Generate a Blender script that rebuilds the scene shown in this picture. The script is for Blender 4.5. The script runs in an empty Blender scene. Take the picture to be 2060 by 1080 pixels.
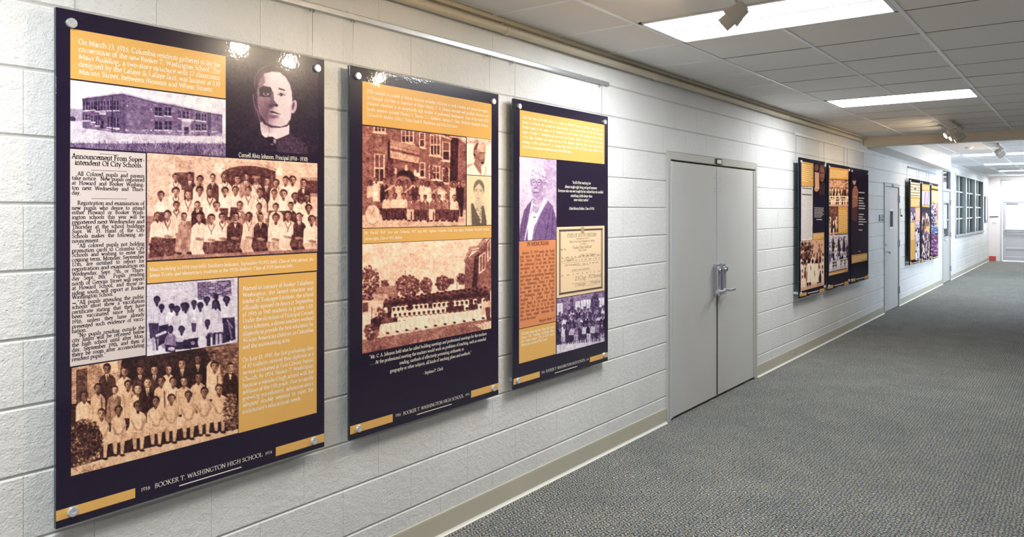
import bpy, bmesh, math, random
import numpy as np
from mathutils import Vector, Matrix
random.seed(7)
RNG = np.random.default_rng(11)
scene = bpy.context.scene
COL = scene.collection

# ------------------------------------------------------------------ camera
F_PX, CX, HY, V_PX = 1512.0, 1030.0, 424.0, 2190.0     # focal length, principal column, horizon row, corridor vanishing point
CAM_D, CAM_H = 2.534, 1.605                            # distance to the left wall, eye height
_R = math.hypot(F_PX, V_PX - CX)
S_, C_ = (V_PX - CX) / _R, F_PX / _R
cam_data = bpy.data.cameras.new('camera')
cam = bpy.data.objects.new('camera', cam_data)
COL.objects.link(cam)
cam.location = (0, -CAM_D, CAM_H)
cam.rotation_euler = (math.pi / 2, 0, math.atan2(S_, C_) - math.pi / 2)
cam_data.sensor_fit = 'HORIZONTAL'
cam_data.sensor_width = 36
cam_data.lens = 36 * F_PX / 2060
cam_data.shift_y = -(540 - HY) / 2060
cam_data.clip_start = 0.05
scene.camera = cam

# ------------------------------------------------------------------ world + exposure
world = bpy.data.worlds.new('sky')
scene.world = world
world.use_nodes = True
bg = world.node_tree.nodes['Background']
bg.inputs['Color'].default_value = (0.80, 0.90, 1.0, 1)
bg.inputs['Strength'].default_value = 3.4
scene.view_settings.view_transform = 'Standard'
scene.view_settings.look = 'None'
scene.view_settings.gamma = 1.0
scene.view_settings.use_curve_mapping = False
scene.view_settings.exposure = 1.62
TROFFER_POWER = 10.0
SPOT_WATTS = 7.0

# ------------------------------------------------------------------ helpers
def srgb(r, g, b, k=1.0):
    def f(c):
        c /= 255.0
        return (c / 12.92 if c <= 0.04045 else ((c + 0.055) / 1.055) ** 2.4) * k
    return (f(r), f(g), f(b), 1.0)

def unproj(px, py, off):
    """target pixel -> (x along wall, z) on the plane at distance off from the left wall"""
    u = (px - CX) / F_PX
    zc = (CAM_D - off) / (S_ - C_ * u)
    return zc * (S_ * u + C_), CAM_H - (py - HY) / F_PX * zc

def proj(t, z, off):
    zc = t * C_ + (CAM_D - off) * S_
    xc = t * S_ - (CAM_D - off) * C_
    return CX + F_PX * xc / zc, HY - F_PX * (z - CAM_H) / zc

def mat(name, color=(0.8, 0.8, 0.8, 1), rough=0.5, metal=0.0, spec=0.5):
    m = bpy.data.materials.new(name)
    m.use_nodes = True
    b = m.node_tree.nodes['Principled BSDF']
    b.inputs['Base Color'].default_value = color
    b.inputs['Roughness'].default_value = rough
    b.inputs['Metallic'].default_value = metal
    b.inputs['Specular IOR Level'].default_value = spec
    return m

def N(m, kind, **kw):
    n = m.node_tree.nodes.new(kind)
    for k, v in kw.items():
        setattr(n, k, v)
    return n

def L(m, a, b):
    m.node_tree.links.new(a, b)

def bsdf(m):
    return m.node_tree.nodes['Principled BSDF']

def noise(m, scale, detail=4, rough=0.55, vec=None):
    n = N(m, 'ShaderNodeTexNoise')
    n.inputs['Scale'].default_value = scale
    n.inputs['Detail'].default_value = detail
    n.inputs['Roughness'].default_value = rough
    if vec is not None:
        L(m, vec, n.inputs['Vector'])
    return n

def ramp(m, fac, stops):
    r = N(m, 'ShaderNodeValToRGB')
    el = r.color_ramp.elements
    while len(el) < len(stops):
        el.new(0.5)
    for e, (p, c) in zip(el, stops):
        e.position = p
        e.color = c
    L(m, fac, r.inputs['Fac'])
    return r

def bump(m, height, strength=0.3, dist=0.01, prev=None):
    b = N(m, 'ShaderNodeBump')
    b.inputs['Strength'].default_value = strength
    b.inputs['Distance'].default_value = dist
    L(m, height, b.inputs['Height'])
    if prev is not None:
        L(m, prev, b.inputs['Normal'])
    return b

def math_node(m, op, a, b=None, c=None):
    n = N(m, 'ShaderNodeMath', operation=op)
    for i, v in enumerate((a, b, c)):
        if v is None:
            continue
        if isinstance(v, (int, float)):
            n.inputs[i].default_value = v
        else:
            L(m, v, n.inputs[i])
    return n.outputs[0]

def pos(m):
    return N(m, 'ShaderNodeNewGeometry').outputs['Position']

def emit(name, color, strength):
    m = bpy.data.materials.new(name)
    m.use_nodes = True
    nt = m.node_tree
    nt.nodes.remove(nt.nodes['Principled BSDF'])
    e = nt.nodes.new('ShaderNodeEmission')
    e.inputs['Color'].default_value = color
    e.inputs['Strength'].default_value = strength
    nt.links.new(e.outputs[0], nt.nodes['Material Output'].inputs['Surface'])
    return m

class MB:
    """collects shapes into one mesh"""
    def __init__(self):
        self.v, self.f = [], []
    def add(self, vs, fs):
        k = len(self.v)
        self.v += [tuple(p) for p in vs]
        self.f += [tuple(i + k for i in q) for q in fs]
        return self
    def box(self, x0, x1, y0, y1, z0, z1):
        x0, x1 = min(x0, x1), max(x0, x1); y0, y1 = min(y0, y1), max(y0, y1); z0, z1 = min(z0, z1), max(z0, z1)
        return self.add([(x0,y0,z0),(x1,y0,z0),(x1,y1,z0),(x0,y1,z0),(x0,y0,z1),(x1,y0,z1),(x1,y1,z1),(x0,y1,z1)],
                        [(0,3,2,1),(4,5,6,7),(0,1,5,4),(1,2,6,5),(2,3,7,6),(3,0,4,7)])
    def bbox(self, x0, x1, y0, y1, z0, z1, b=0.003):
        """box with every edge chamfered"""
        x0, x1 = min(x0, x1), max(x0, x1); y0, y1 = min(y0, y1), max(y0, y1); z0, z1 = min(z0, z1), max(z0, z1)
        b = min(b, (x1-x0)*.45, (y1-y0)*.45, (z1-z0)*.45)
        bm = bmesh.new()
        bmesh.ops.create_cube(bm, size=1)
        for v in bm.verts:
            v.co = ((x0+x1)/2 + v.co.x*(x1-x0), (y0+y1)/2 + v.co.y*(y1-y0), (z0+z1)/2 + v.co.z*(z1-z0))
        bmesh.ops.bevel(bm, geom=bm.edges[:], offset=b, segments=1, affect='EDGES')
        bm.verts.index_update()
        self.add([v.co[:] for v in bm.verts], [[v.index for v in f.verts] for f in bm.faces])
        bm.free()
        return self
    def quad(self, a, b, c, d):
        return self.add([a, b, c, d], [(0, 1, 2, 3)])
    def lathe(self, prof, origin, axis, n=20, cap=True):
        """prof: list of (radius, distance along axis)"""
        ax = Vector(axis).normalized()
        e1 = ax.orthogonal().normalized()
        e2 = ax.cross(e1)
        o = Vector(origin)
        vs, fs = [], []
        for r, h in prof:
            for i in range(n):
                a = 2 * math.pi * i / n
                vs.append(o + ax * h + (e1 * math.cos(a) + e2 * math.sin(a)) * r)
        for j in range(len(prof) - 1):
            for i in range(n):
                k = (i + 1) % n
                fs.append((j*n+i, j*n+k, (j+1)*n+k, (j+1)*n+i))
        if cap:
            fs.append(tuple(reversed(range(n))))
            fs.append(tuple((len(prof)-1)*n + i for i in range(n)))
        return self.add(vs, fs)
    def tube(self, p0, p1, r, n=12):
        d = Vector(p1) - Vector(p0)
        return self.lathe([(r, 0), (r, d.length)], p0, d, n)
    def build(self, name, material, parent=None, smooth=False):
        me = bpy.data.meshes.new(name)
        me.from_pydata(self.v, [], self.f)
        me.materials.append(material)
        if smooth:
            me.polygons.foreach_set('use_smooth', [True] * len(me.polygons))
        me.update()
        o = bpy.data.objects.new(name, me)
        COL.objects.link(o)
        if smooth:
            sm = o.modifiers.new('edges', 'EDGE_SPLIT')
            sm.split_angle = math.radians(35)
        if parent is not None:
            put(o, parent)
        return o

def put(o, parent):
    """parent o (already in world coordinates) under parent"""
    o.parent = parent
    o.matrix_parent_inverse = Matrix.Translation(-Vector(parent.location)) if parent.rotation_euler.z == 0 else parent.matrix_basis.inverted()

def empty(name, loc, label=None, cat=None, group=None):
    o = bpy.data.objects.new(name, None)
    o.empty_display_size = 0.1
    o.location = loc
    COL.objects.link(o)
    return tag(o, label, cat, group)

def tag(o, label=None, cat=None, group=None, kind=None):
    if label: o['label'] = label
    if cat: o['category'] = cat
    if group: o['group'] = group
    if kind: o['kind'] = kind
    return o

def struct(o, label, cat=None):
    o['kind'] = 'structure'
    o['label'] = label
    o['category'] = cat or o.name.split('_')[0]
    return o

# ------------------------------------------------------------------ materials
def painted_block():
    m = mat('painted_block', srgb(214, 212, 208), 0.55)
    p = pos(m)
    n1 = noise(m, 130, 5, 0.62, p)
    n2 = noise(m, 34, 4, 0.55, p)
    v = N(m, 'ShaderNodeTexVoronoi')
    v.inputs['Scale'].default_value = 75
    L(m, p, v.inputs['Vector'])
    pit = ramp(m, v.outputs['Distance'], [(0.0, (0, 0, 0, 1)), (0.22, (1, 1, 1, 1))])
    msk = ramp(m, n2.outputs['Fac'], [(0.52, (1, 1, 1, 1)), (0.60, (0, 0, 0, 1))])
    pit2 = math_node(m, 'MAXIMUM', pit.outputs['Color'], msk.outputs['Color'])
    b1 = bump(m, n1.outputs['Fac'], 0.6, 0.007)
    b2 = bump(m, n2.outputs['Fac'], 0.45, 0.012, b1.outputs[0])
    b3 = bump(m, pit2, 0.75, 0.004, b2.outputs[0])
    L(m, b3.outputs[0], bsdf(m).inputs['Normal'])
    n3 = noise(m, 2.2, 3, 0.5, p)
    c = ramp(m, n3.outputs['Fac'], [(0.3, srgb(224, 223, 221)), (0.7, srgb(233, 232, 231))])
    L(m, c.outputs['Color'], bsdf(m).inputs['Base Color'])
    return m

def painted_plain(name, c0, c1, rough=0.5, scale=60, strength=0.1):
    m = mat(name, c0, rough)
    p = pos(m)
    n1 = noise(m, scale, 4, 0.6, p)
    n2 = noise(m, 1.7, 3, 0.5, p)
    c = ramp(m, n2.outputs['Fac'], [(0.3, c0), (0.7, c1)])
    L(m, c.outputs['Color'], bsdf(m).inputs['Base Color'])
    L(m, bump(m, n1.outputs['Fac'], strength, 0.004).outputs[0], bsdf(m).inputs['Normal'])
    return m

def brushed(name, c0, c1, rough=0.3, metal=0.9):
    m = mat(name, c0, rough, metal)
    mp = N(m, 'ShaderNodeMapping')
    mp.inputs['Scale'].default_value = (30, 30, 400)
    L(m, pos(m), mp.inputs['Vector'])
    n1 = noise(m, 1.0, 3, 0.6, mp.outputs[0])
    c = ramp(m, n1.outputs['Fac'], [(0.3, c0), (0.7, c1)])
    L(m, c.outputs['Color'], bsdf(m).inputs['Base Color'])
    return m

def carpet():
    m = mat('carpet', srgb(110, 112, 110), 0.95, 0, 0.1)
    p = pos(m)
    warp = noise(m, 22, 2, 0.5, p)
    sep = N(m, 'ShaderNodeSeparateXYZ')
    L(m, p, sep.inputs[0])
    wv = math_node(m, 'MULTIPLY', warp.outputs['Fac'], 0.036)
    x = math_node(m, 'ADD', sep.outputs['X'], wv)
    wv2 = math_node(m, 'MULTIPLY', noise(m, 27, 2, 0.5, p).outputs['Fac'], 0.034)
    y = math_node(m, 'ADD', sep.outputs['Y'], wv2)
    # slanted loops that turn from row to row make the small herringbone
    tri = math_node(m, 'PINGPONG', y, 0.020)
    s1 = math_node(m, 'SINE', math_node(m, 'MULTIPLY', math_node(m, 'ADD', x, math_node(m, 'MULTIPLY', tri, 1.0)), 2 * math.pi / 0.0225))
    edge = math_node(m, 'ABSOLUTE', math_node(m, 'SUBTRACT', math_node(m, 'MULTIPLY', tri, 100.0), 1.0))
    n1 = noise(m, 210, 3, 0.65, p)
    n2 = noise(m, 2.6, 4, 0.7, p)
    n3 = noise(m, 60, 2, 0.5, p)
    n4 = noise(m, 34, 2, 0.5, p)
    amp = math_node(m, 'MULTIPLY', n4.outputs['Fac'], 0.44)
    h = math_node(m, 'MULTIPLY_ADD', s1, amp, 0.535)
    h = math_node(m, 'ADD', h, math_node(m, 'MULTIPLY', math_node(m, 'SUBTRACT', n1.outputs['Fac'], 0.5), 0.9))
    h = math_node(m, 'SUBTRACT', h, math_node(m, 'MULTIPLY', math_node(m, 'POWER', edge, 3.0), 0.30))
    c = ramp(m, h, [(0.20, srgb(50, 55, 62)), (0.40, srgb(102, 107, 110)), (0.58, srgb(164, 165, 159)), (0.80, srgb(220, 217, 205))])
    hue = ramp(m, n3.outputs['Fac'], [(0.36, srgb(208, 222, 244)), (0.5, srgb(232, 232, 230)), (0.66, srgb(250, 232, 204))])
    mx = N(m, 'ShaderNodeMix', data_type='RGBA', blend_type='MULTIPLY')
    mx.inputs['Factor'].default_value = 1.0
    L(m, c.outputs['Color'], mx.inputs['A']); L(m, hue.outputs['Color'], mx.inputs['B'])
    wear = ramp(m, n2.outputs['Fac'], [(0.3, (0.80, 0.82, 0.84, 1)), (0.7, (1.16, 1.15, 1.12, 1))])
    mx2 = N(m, 'ShaderNodeMix', data_type='RGBA', blend_type='MULTIPLY')
    mx2.inputs['Factor'].default_value = 1.0
    L(m, mx.outputs['Result'], mx2.inputs['A']); L(m, wear.outputs['Color'], mx2.inputs['B'])
    L(m, mx2.outputs['Result'], bsdf(m).inputs['Base Color'])
    L(m, bump(m, h, 0.9, 0.008).outputs[0], bsdf(m).inputs['Normal'])
    bsdf(m).inputs['Sheen Weight'].default_value = 0.15
    return m

M_BLOCK = painted_block()
M_MORTAR = painted_plain('mortar', srgb(186, 184, 179), srgb(194, 192, 188), 0.6, 90, 0.3)
M_CARPET = carpet()
M_TILE = painted_plain('ceiling_tile', srgb(236, 234, 231), srgb(240, 238, 236), 0.9, 240, 0.25)
M_TEE = mat('tee_white', srgb(244, 246, 252), 0.35)
M_GAP_SHADE = mat('spline_grey', srgb(112, 108, 102), 0.8)  # grey that stands in for the shade between ceiling tiles
M_BAR = mat('bar_grey', srgb(120, 122, 126), 0.5)
M_PLENUM = mat('dark_gap', srgb(52, 50, 48), 0.9)
M_BASE = painted_plain('vinyl_base', srgb(190, 184, 166), srgb(196, 190, 173), 0.4, 40, 0.05)
M_PALE_TOE = mat('white_edge', srgb(226, 224, 216), 0.5)  # paler tone of the curved baseboard toe
M_CREAM = painted_plain('cream_paint', srgb(204, 193, 170), srgb(211, 200, 178), 0.38, 60, 0.06)
M_BEAM = painted_plain('beam_paint', srgb(238, 224, 202), srgb(242, 229, 208), 0.6, 60, 0.08)
M_SOFFIT = painted_plain('soffit_paint', srgb(222, 219, 214), srgb(228, 225, 220), 0.5, 60, 0.06)
M_ALU = brushed('aluminium', srgb(196, 198, 202), srgb(214, 216, 220), 0.32, 0.75)
M_STEEL = brushed('satin_steel', srgb(206, 208, 212), srgb(232, 234, 238), 0.32, 0.55)
M_CHROME = mat('chrome', srgb(214, 216, 220), 0.16, 1.0)
M_WIRE = mat('steel_wire', srgb(150, 148, 144), 0.35, 0.7)
M_DOOR = painted_plain('door_paint', srgb(196, 194, 190), srgb(202, 200, 197), 0.45, 30, 0.05)
M_FRAME = painted_plain('frame_paint', srgb(182, 180, 174), srgb(188, 186, 181), 0.4, 30, 0.05)
M_BLACK = mat('black_gap', srgb(16, 15, 15), 0.8)
M_BRONZE = mat('dark_strip', srgb(88, 82, 78), 0.45, 0.4)
M_WHITE = mat('white_plastic', srgb(228, 228, 226), 0.4)
M_LAMPBODY = mat('lamp_body', srgb(214, 206, 194), 0.4)
M_REFLECTOR = mat('white_enamel', srgb(238, 238, 238), 0.35)
M_SIGN = mat('navy_plastic', srgb(34, 44, 74), 0.3)
M_RED = painted_plain('red_tile', srgb(206, 84, 70), srgb(214, 96, 82), 0.4, 20, 0.05)
M_PINK = painted_plain('pale_wall_paint', srgb(246, 238, 237), srgb(249, 242, 241), 0.5, 60, 0.06)
M_TROFFER = emit('troffer_lens', (0.95, 0.985, 1.0, 1), TROFFER_POWER)
M_BULB = emit('spot_bulb', (1.0, 0.78, 0.5, 1), 90.0)
def glass(name, tint=(0.92, 0.96, 1, 1)):
    m = mat(name, tint, 0.02)
    nt = m.node_tree
    t = nt.nodes.new('ShaderNodeBsdfTransparent'); t.inputs[0].default_value = tint
    g = nt.nodes.new('ShaderNodeBsdfGlossy'); g.inputs['Roughness'].default_value = 0.03
    f = nt.nodes.new('ShaderNodeFresnel'); f.inputs[0].default_value = 1.5
    mx = nt.nodes.new('ShaderNodeMixShader')
    nt.links.new(f.outputs[0], mx.inputs[0]); nt.links.new(t.outputs[0], mx.inputs[1]); nt.links.new(g.outputs[0], mx.inputs[2])
    nt.links.new(mx.outputs[0], nt.nodes['Material Output'].inputs['Surface'])
    return m
M_GLASS = glass('clear_glass')
M_GLASS_BLUE = glass('blue_glass', (0.45, 0.58, 0.78, 1))

# ------------------------------------------------------------------ structure: sizes
CZ, CZ2 = 2.64, 2.70                     # ceiling heights before and beyond the cross beam
X0, X1 = -4.0, 28.4                      # corridor ends
YR = -4.3                                # right wall
BEAM0, BEAM1 = 11.5, 11.75
CRS, BLK = 0.2032, 0.4064
D1 = (5.222, 7.150, 0.0, 2.055)          # double door, outside of frame
D2 = (12.82, 14.00, 0.0, 2.045)          # single door with narrow glass
D3 = (18.74, 19.92, 0.0, 2.545)          # door with transom
WIN = (20.72, 26.72, 0.965, 2.52)        # window bank
OPEN = [D1, D2, D3, WIN]

# floor
floor = struct(MB().box(X0, X1 + 1.0, YR, 0.05, -0.05, 0.0).build('floor', M_CARPET), 'grey blue flecked loop-pile carpet with small herringbone weave', 'floor')

def rect_sub(rects, h):
    out = []
    for (a, b, c, d) in rects:
        if h[0] >= b or h[1] <= a or h[2] >= d or h[3] <= c:
            out.append((a, b, c, d)); continue
        if h[0] > a: out.append((a, h[0], c, d))
        if h[1] < b: out.append((h[1], b, c, d))
        a2, b2 = max(a, h[0]), min(b, h[1])
        if h[2] > c: out.append((a2, b2, c, h[2]))
        if h[3] < d: out.append((a2, b2, h[3], d))
    return [r for r in out if r[1] - r[0] > 0.012 and r[3] - r[2] > 0.012]

# left wall: mortar backing with openings, each block its own piece
wl = MB()
for (a, b, c, d) in (lambda rs: rs)(__import__('functools').reduce(rect_sub, OPEN, [(X0, X1 + 0.2, 0.0, CZ2 + 0.1)])):
    wl.box(a, b, 0.005, 0.20, c, d)
wall_left = struct(wl.build('wall_left', M_MORTAR), 'white painted concrete block wall hung with exhibit panels', 'wall')

def block_geo(w, h, b=0.0046, dep=0.03):
    x, z, q = w / 2, h / 2, 0.0
    vs = [(-x+q, 0, -z+b), (x-q, 0, -z+b), (x-q, 0, z-b), (-x+q, 0, z-b),
          (-x, b, -z), (x, b, -z), (x, b, z), (-x, b, z),
          (-x, dep, -z), (x, dep, -z), (x, dep, z), (-x, dep, z)]
    fs = [(0,1,2,3), (4,5,1,0), (5,6,2,1), (6,7,3,2), (7,4,0,3), (8,9,5,4), (9,10,6,5), (10,11,7,6), (11,8,4,7)]
    return vs, fs
GAPX, GAPZ = 0.0014, 0.0058
pieces = []
for r in range(14):
    z0, z1 = r * CRS, min((r + 1) * CRS, CZ2)
    ph = 0.0826 if r % 2 else 0.2858
    k = math.floor((-1.2 - ph) / BLK)
    while True:
        x = ph + k * BLK
        if x > X1: break
        rs = [(x, min(x + BLK, X1), z0, z1)]
        for h in OPEN:
            rs = rect_sub(rs, h)
        pieces += rs
        k += 1
def seen_size(p):
    return (p[1] - p[0]) * (p[3] - p[2]) / max(0.6, (p[0] + p[1]) / 2) ** 2 if p[1] > 0.75 and p[2] < 2.6 else 0
pieces.sort(key=seen_size, reverse=True)
mesh_cache = {}
for p in pieces[:300]:
    w, h = p[1] - p[0] - GAPX, p[3] - p[2] - GAPZ
    key = (round(w, 3), round(h, 3))
    if key not in mesh_cache:
        me = bpy.data.meshes.new('block')
        vs, fs = block_geo(w, h)
        me.from_pydata(vs, [], fs)
        me.materials.append(M_BLOCK)
        mesh_cache[key] = me
    o = bpy.data.objects.new('block', mesh_cache[key])
    COL.objects.link(o)
    o.location = ((p[0] + p[1]) / 2, random.uniform(-0.0006, 0.0006), (p[2] + p[3]) / 2)
    put(o, wall_left)
rest = MB()
for p in pieces[300:]:
    vs, fs = block_geo(p[1] - p[0] - GAPX, p[3] - p[2] - GAPZ)
    cx, cz = (p[0] + p[1]) / 2, (p[2] + p[3]) / 2
    rest.add([(v[0] + cx, v[1], v[2] + cz) for v in vs], fs)
tag(rest.build('far_blocks', M_BLOCK, wall_left), kind='stuff')

# the other walls of the corridor (out of the frame, but they bound its light)
RW = [(13.6, 16.0, 0.6, 2.45), (16.6, 19.0, 0.6, 2.45), (19.6, 22.0, 0.6, 2.45)]
wr = MB()
for (a, b, c, d) in __import__('functools').reduce(rect_sub, RW, [(X0, X1 + 0.2, 0.0, CZ2 + 0.1)]):
    wr.box(a, b, YR, YR - 0.2, c, d)
wall_right = struct(wr.build('wall_right', painted_plain('taupe_paint', srgb(176, 172, 168), srgb(184, 180, 176), 0.6, 40, 0.1)), 'plain painted wall along the right side of the corridor', 'wall')
wall_back = struct(MB().box(X0 - 0.2, X0, YR, 0.2, 0, CZ2).build('wall_back', M_SOFFIT), 'plain painted wall behind the viewer', 'wall')
for i, (a, b, c, d) in enumerate(RW):
    f = MB()
    for z in (c, (c + d) / 2 - 0.02, d - 0.05): f.box(a, b, YR - 0.06, YR - 0.12, z, z + 0.05)
    for x in (a, (a + b) / 2 - 0.025, b - 0.05): f.box(x, x + 0.05, YR - 0.06, YR - 0.12, c, d)
    w = struct(f.build('window_%d' % (i + 3), M_ALU), 'aluminium framed daylight window in the right wall', 'window')
    MB().box(a, b, YR - 0.085, YR - 0.091, c, d).build('pane', M_GLASS, w)

# ------------------------------------------------------------------ ceiling
TEES = [0.546, 1.156, 1.766, 2.376, 2.986, 3.596]          # distances of the long tees from the left wall
G0, GP = 4.325, 0.6125                                     # cross lines
LIGHTS = [(-6, 0), (0, 0), (6, 0), (-12, 0)]
def troffer(name, xa, cz, ya, label, group):
    """two-by-four recessed fixture, xa..xa+GP along the corridor"""
    e = empty(name, (xa + GP / 2, -(ya + 0.61), cz), label, 'ceiling light', group)
    x0, x1, y0, y1 = xa + 0.012, xa + GP - 0.012, -(ya + 0.012), -(ya + 1.208)
    fr = MB()
    for (a, b, c, d) in ((x0, x0 + 0.022, y1, y0), (x1 - 0.022, x1, y1, y0), (x0, x1, y0 - 0.022, y0), (x0, x1, y1, y1 + 0.022)):
        fr.bbox(a, b, c, d, cz - 0.004, cz + 0.02, 0.002)
    fr.build('frame', M_REFLECTOR, e)
    hs = MB().box(x0, x1, y1, y0, cz + 0.07, cz + 0.075)
    for (a, b, c, d) in ((x0, x0 + 0.004, y1, y0), (x1 - 0.004, x1, y1, y0), (x0, x1, y0 - 0.004, y0), (x0, x1, y1, y1 + 0.004)):
        hs.box(a, b, c, d, cz + 0.018, cz + 0.075)
    hs.build('housing', M_REFLECTOR, e)
    xm = (x0 + x1) / 2
    MB().bbox(xm - 0.007, xm + 0.007, y1 + 0.02, y0 - 0.02, cz - 0.001, cz + 0.02, 0.002).build('centre_bar', M_BAR, e)
    for sgn in (-1, 1):
        xe = xm + sgn * ((x1 - x0) / 2 - 0.022)
        xi = xm + sgn * 0.007
        n = 6
        lens = MB()
        vs, fs = [], []
        for i in range(n + 1):
            u = i / n
            x = xi + (xe - xi) * u
            z = cz + 0.006 + 0.03 * math.sin(math.pi * u)
            vs += [(x, y0 - 0.022, z), (x, y1 + 0.022, z)]
        for i in range(n):
            q = (2*i, 2*i+1, 2*i+3, 2*i+2)
            fs.append(q if sgn < 0 else q[::-1])
        lens.add(vs, fs).build('lens', M_TROFFER, e)
    return e

ceiling = struct(MB().box(X0, BEAM0, YR, 0.2, CZ + 0.10, CZ + 0.14).box(BEAM0, X1 + 1.2, YR, 0.2, CZ2 + 0.10, CZ2 + 0.14).build('ceiling', M_PLENUM), 'suspended ceiling of grey square tiles', 'ceiling')
def tile_mesh(w, d):
    key = (round(w, 3), round(d, 3))
    if key not in mesh_cache:
        b = 0.004
        me = bpy.data.meshes.new('tile')
        x, y = w / 2, d / 2
        vs = [(-x+b,-y+b,0),(x-b,-y+b,0),(x-b,y-b,0),(-x+b,y-b,0),(-x,-y,b),(x,-y,b),(x,y,b),(-x,y,b),(-x,-y,.016),(x,-y,.016),(x,y,.016),(-x,y,.016)]
        fs = [(3,2,1,0),(0,1,5,4),(1,2,6,5),(2,3,7,6),(3,0,4,7),(4,5,9,8),(5,6,10,9),(6,7,11,10),(7,4,8,11),(8,9,10,11)]
        me.from_pydata(vs, [], fs)
        me.materials.append(M_TILE)
        mesh_cache[key] = me
    return mesh_cache[key]
def lay_ceiling(xa, xb, cz, grid0, light_rows, cols, spline=M_GAP_SHADE):
    k0 = math.floor((xa - grid0) / GP)
    k1 = math.ceil((xb - grid0) / GP)
    edges = [0.035] + TEES + [-YR]
    for k in range(k0, k1):
        a, b = max(xa, grid0 + k * GP), min(xb, grid0 + (k + 1) * GP)
        if b - a < 0.03: continue
        for j in range(len(edges) - 1):
            if k in light_rows and j in cols: continue
            w, d = b - a - 0.006, edges[j + 1] - edges[j] - 0.010
            o = bpy.data.objects.new('tile', tile_mesh(w, d))
            COL.objects.link(o)
            o.location = ((a + b) / 2, -(edges[j] + edges[j + 1]) / 2, cz + random.uniform(0, 0.0012))
            put(o, ceiling)
    for j, y in enumerate(TEES):
        mid = j == 1
        runs, a0 = [], xa
        if mid:
            for k in sorted(light_rows):
                la, lb_ = grid0 + k * GP, grid0 + (k + 1) * GP
                if lb_ < xa or la > xb: continue
                runs.append((a0, la)); a0 = lb_
        runs.append((a0, xb))
        for (p, q) in runs:
            if q - p > 0.02:
                MB().bbox(p, q, -y - 0.012, -y + 0.012, cz - 0.004, cz + 0.004, 0.0015).build('tee', M_TEE, ceiling)
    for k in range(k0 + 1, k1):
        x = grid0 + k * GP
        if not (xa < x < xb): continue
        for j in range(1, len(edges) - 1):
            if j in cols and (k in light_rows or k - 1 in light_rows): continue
            MB().box(x - 0.0035, x + 0.0035, -edges[j] - 0.012, -edges[j + 1] + 0.012, cz - 0.0006, cz + 0.010).build('spline', spline, ceiling)  # strip closing the tile gap; near ones grey in place of shade
    for k in range(k0 + 1, k1):
        x = grid0 + k * GP
        if not (xa < x < xb): continue
        MB().bbox(x - 0.010, x + 0.010, -0.53, -0.03, cz - 0.003, cz + 0.004, 0.0015).build('tee', M_TEE, ceiling)
lr = [-1 + 6 * i for i in range(-2, 2)]
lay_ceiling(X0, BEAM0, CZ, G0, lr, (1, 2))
G1 = 17.55
lr2 = [-1 + 6 * i for i in range(0, 3)] + [16]
lay_ceiling(BEAM1, X1 + 1.0, CZ2, G1, lr2, (1, 2), M_TILE)
LNAMES = {-13: 'lit ceiling troffer above the corridor behind the viewer', -7: 'lit ceiling troffer overhead beside the viewer',
          -1: 'large bright white troffer nearest the viewer above the spotlight heads', 5: 'bright long white troffer just before the beige cross beam'}
for k in lr:
    troffer('ceiling_light', G0 + k * GP, CZ, TEES[0], LNAMES[k], 'fluorescent ceiling lights')
L2 = ['first white strip of light beyond the cross beam, behind the small far spotlights', 'middle white strip of light in the far ceiling', 'third white strip of light in the far ceiling, counted from the cross beam', 'farthest white strip of light right before the end wall']
for k, lb in zip(lr2, L2):
    troffer('ceiling_light', G1 + k * GP, CZ2, TEES[0], lb, 'fluorescent ceiling lights')

# cross beam, soffit box along the wall, end wall
beam = struct(MB().bbox(BEAM0, BEAM1, YR, -0.002, 2.522, CZ2 + 0.09, 0.006).build('trim_1', M_BEAM), 'beige boxed beam crossing the ceiling behind the three spotlights', 'beam')
sf = MB()
xs0, xs1 = BEAM1 + 0.001, 18.5
zt_ = CZ2 + 0.09
sf.add([(xs0, 0, 2.495), (xs1, 0, 2.490), (17.07, -0.374, 2.406), (xs0, -0.234, 2.516), (xs0, 0, zt_), (xs1, 0, zt_), (17.07, -0.374, zt_), (xs0, -0.234, zt_)],
       [(0,1,2)[::-1], (0,2,3)[::-1], (4,5,6,7), (0,3,7,4), (3,2,6,7), (2,1,5,6), (1,0,4,5)])
soffit = struct(sf.build('trim_2', M_SOFFIT), 'pale boxed soffit running along the wall top past the beam', 'soffit')
# pale angle where the ceiling meets the block wall
struct(MB().bbox(X0, BEAM0, -0.034, -0.0045, CZ - 0.020, CZ + 0.012, 0.002).build('trim_3', M_CREAM), 'cream wall angle along the ceiling edge above the pipe', 'trim')
struct(MB().bbox(xs1, X1, -0.034, -0.0045, CZ2 - 0.022, CZ2 + 0.012, 0.002).build('trim_4', M_TEE), 'white wall angle along the far ceiling edge', 'trim')

# baseboards: vinyl cove base with pale toe, in runs between the doors
def base_run(i, a, b, label):
    prof = [(0.0, 0.118), (-0.005, 0.116), (-0.006, 0.110), (-0.006, 0.018)]
    m = MB()
    vs = [(x, y, z) for x in (a, b) for (y, z) in prof]
    n = len(prof)
    m.add(vs, [(j, j + 1, n + j + 1, n + j) for j in range(n - 1)] + [tuple(range(n))[::-1], tuple(range(n, 2 * n))])
    o = struct(m.build('baseboard_%s' % i, M_BASE), label, 'baseboard')
    toe = [(-0.006, 0.018), (-0.008, 0.011), (-0.012, 0.006), (-0.017, 0.003), (-0.017, 0.0)]
    n = len(toe)
    vs = [(x, y, z) for x in (a, b) for (y, z) in toe]
    MB().add(vs, [(j, j + 1, n + j + 1, n + j) for j in range(n - 1)]).build('toe', M_PALE_TOE, o, True)
base_run('left', X0, D1[0] - 0.01, 'taupe vinyl baseboard under the three large panels')
base_run('middle', D1[1] + 0.01, D2[0], 'taupe vinyl baseboard between the double door and the narrow-glass door')
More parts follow.
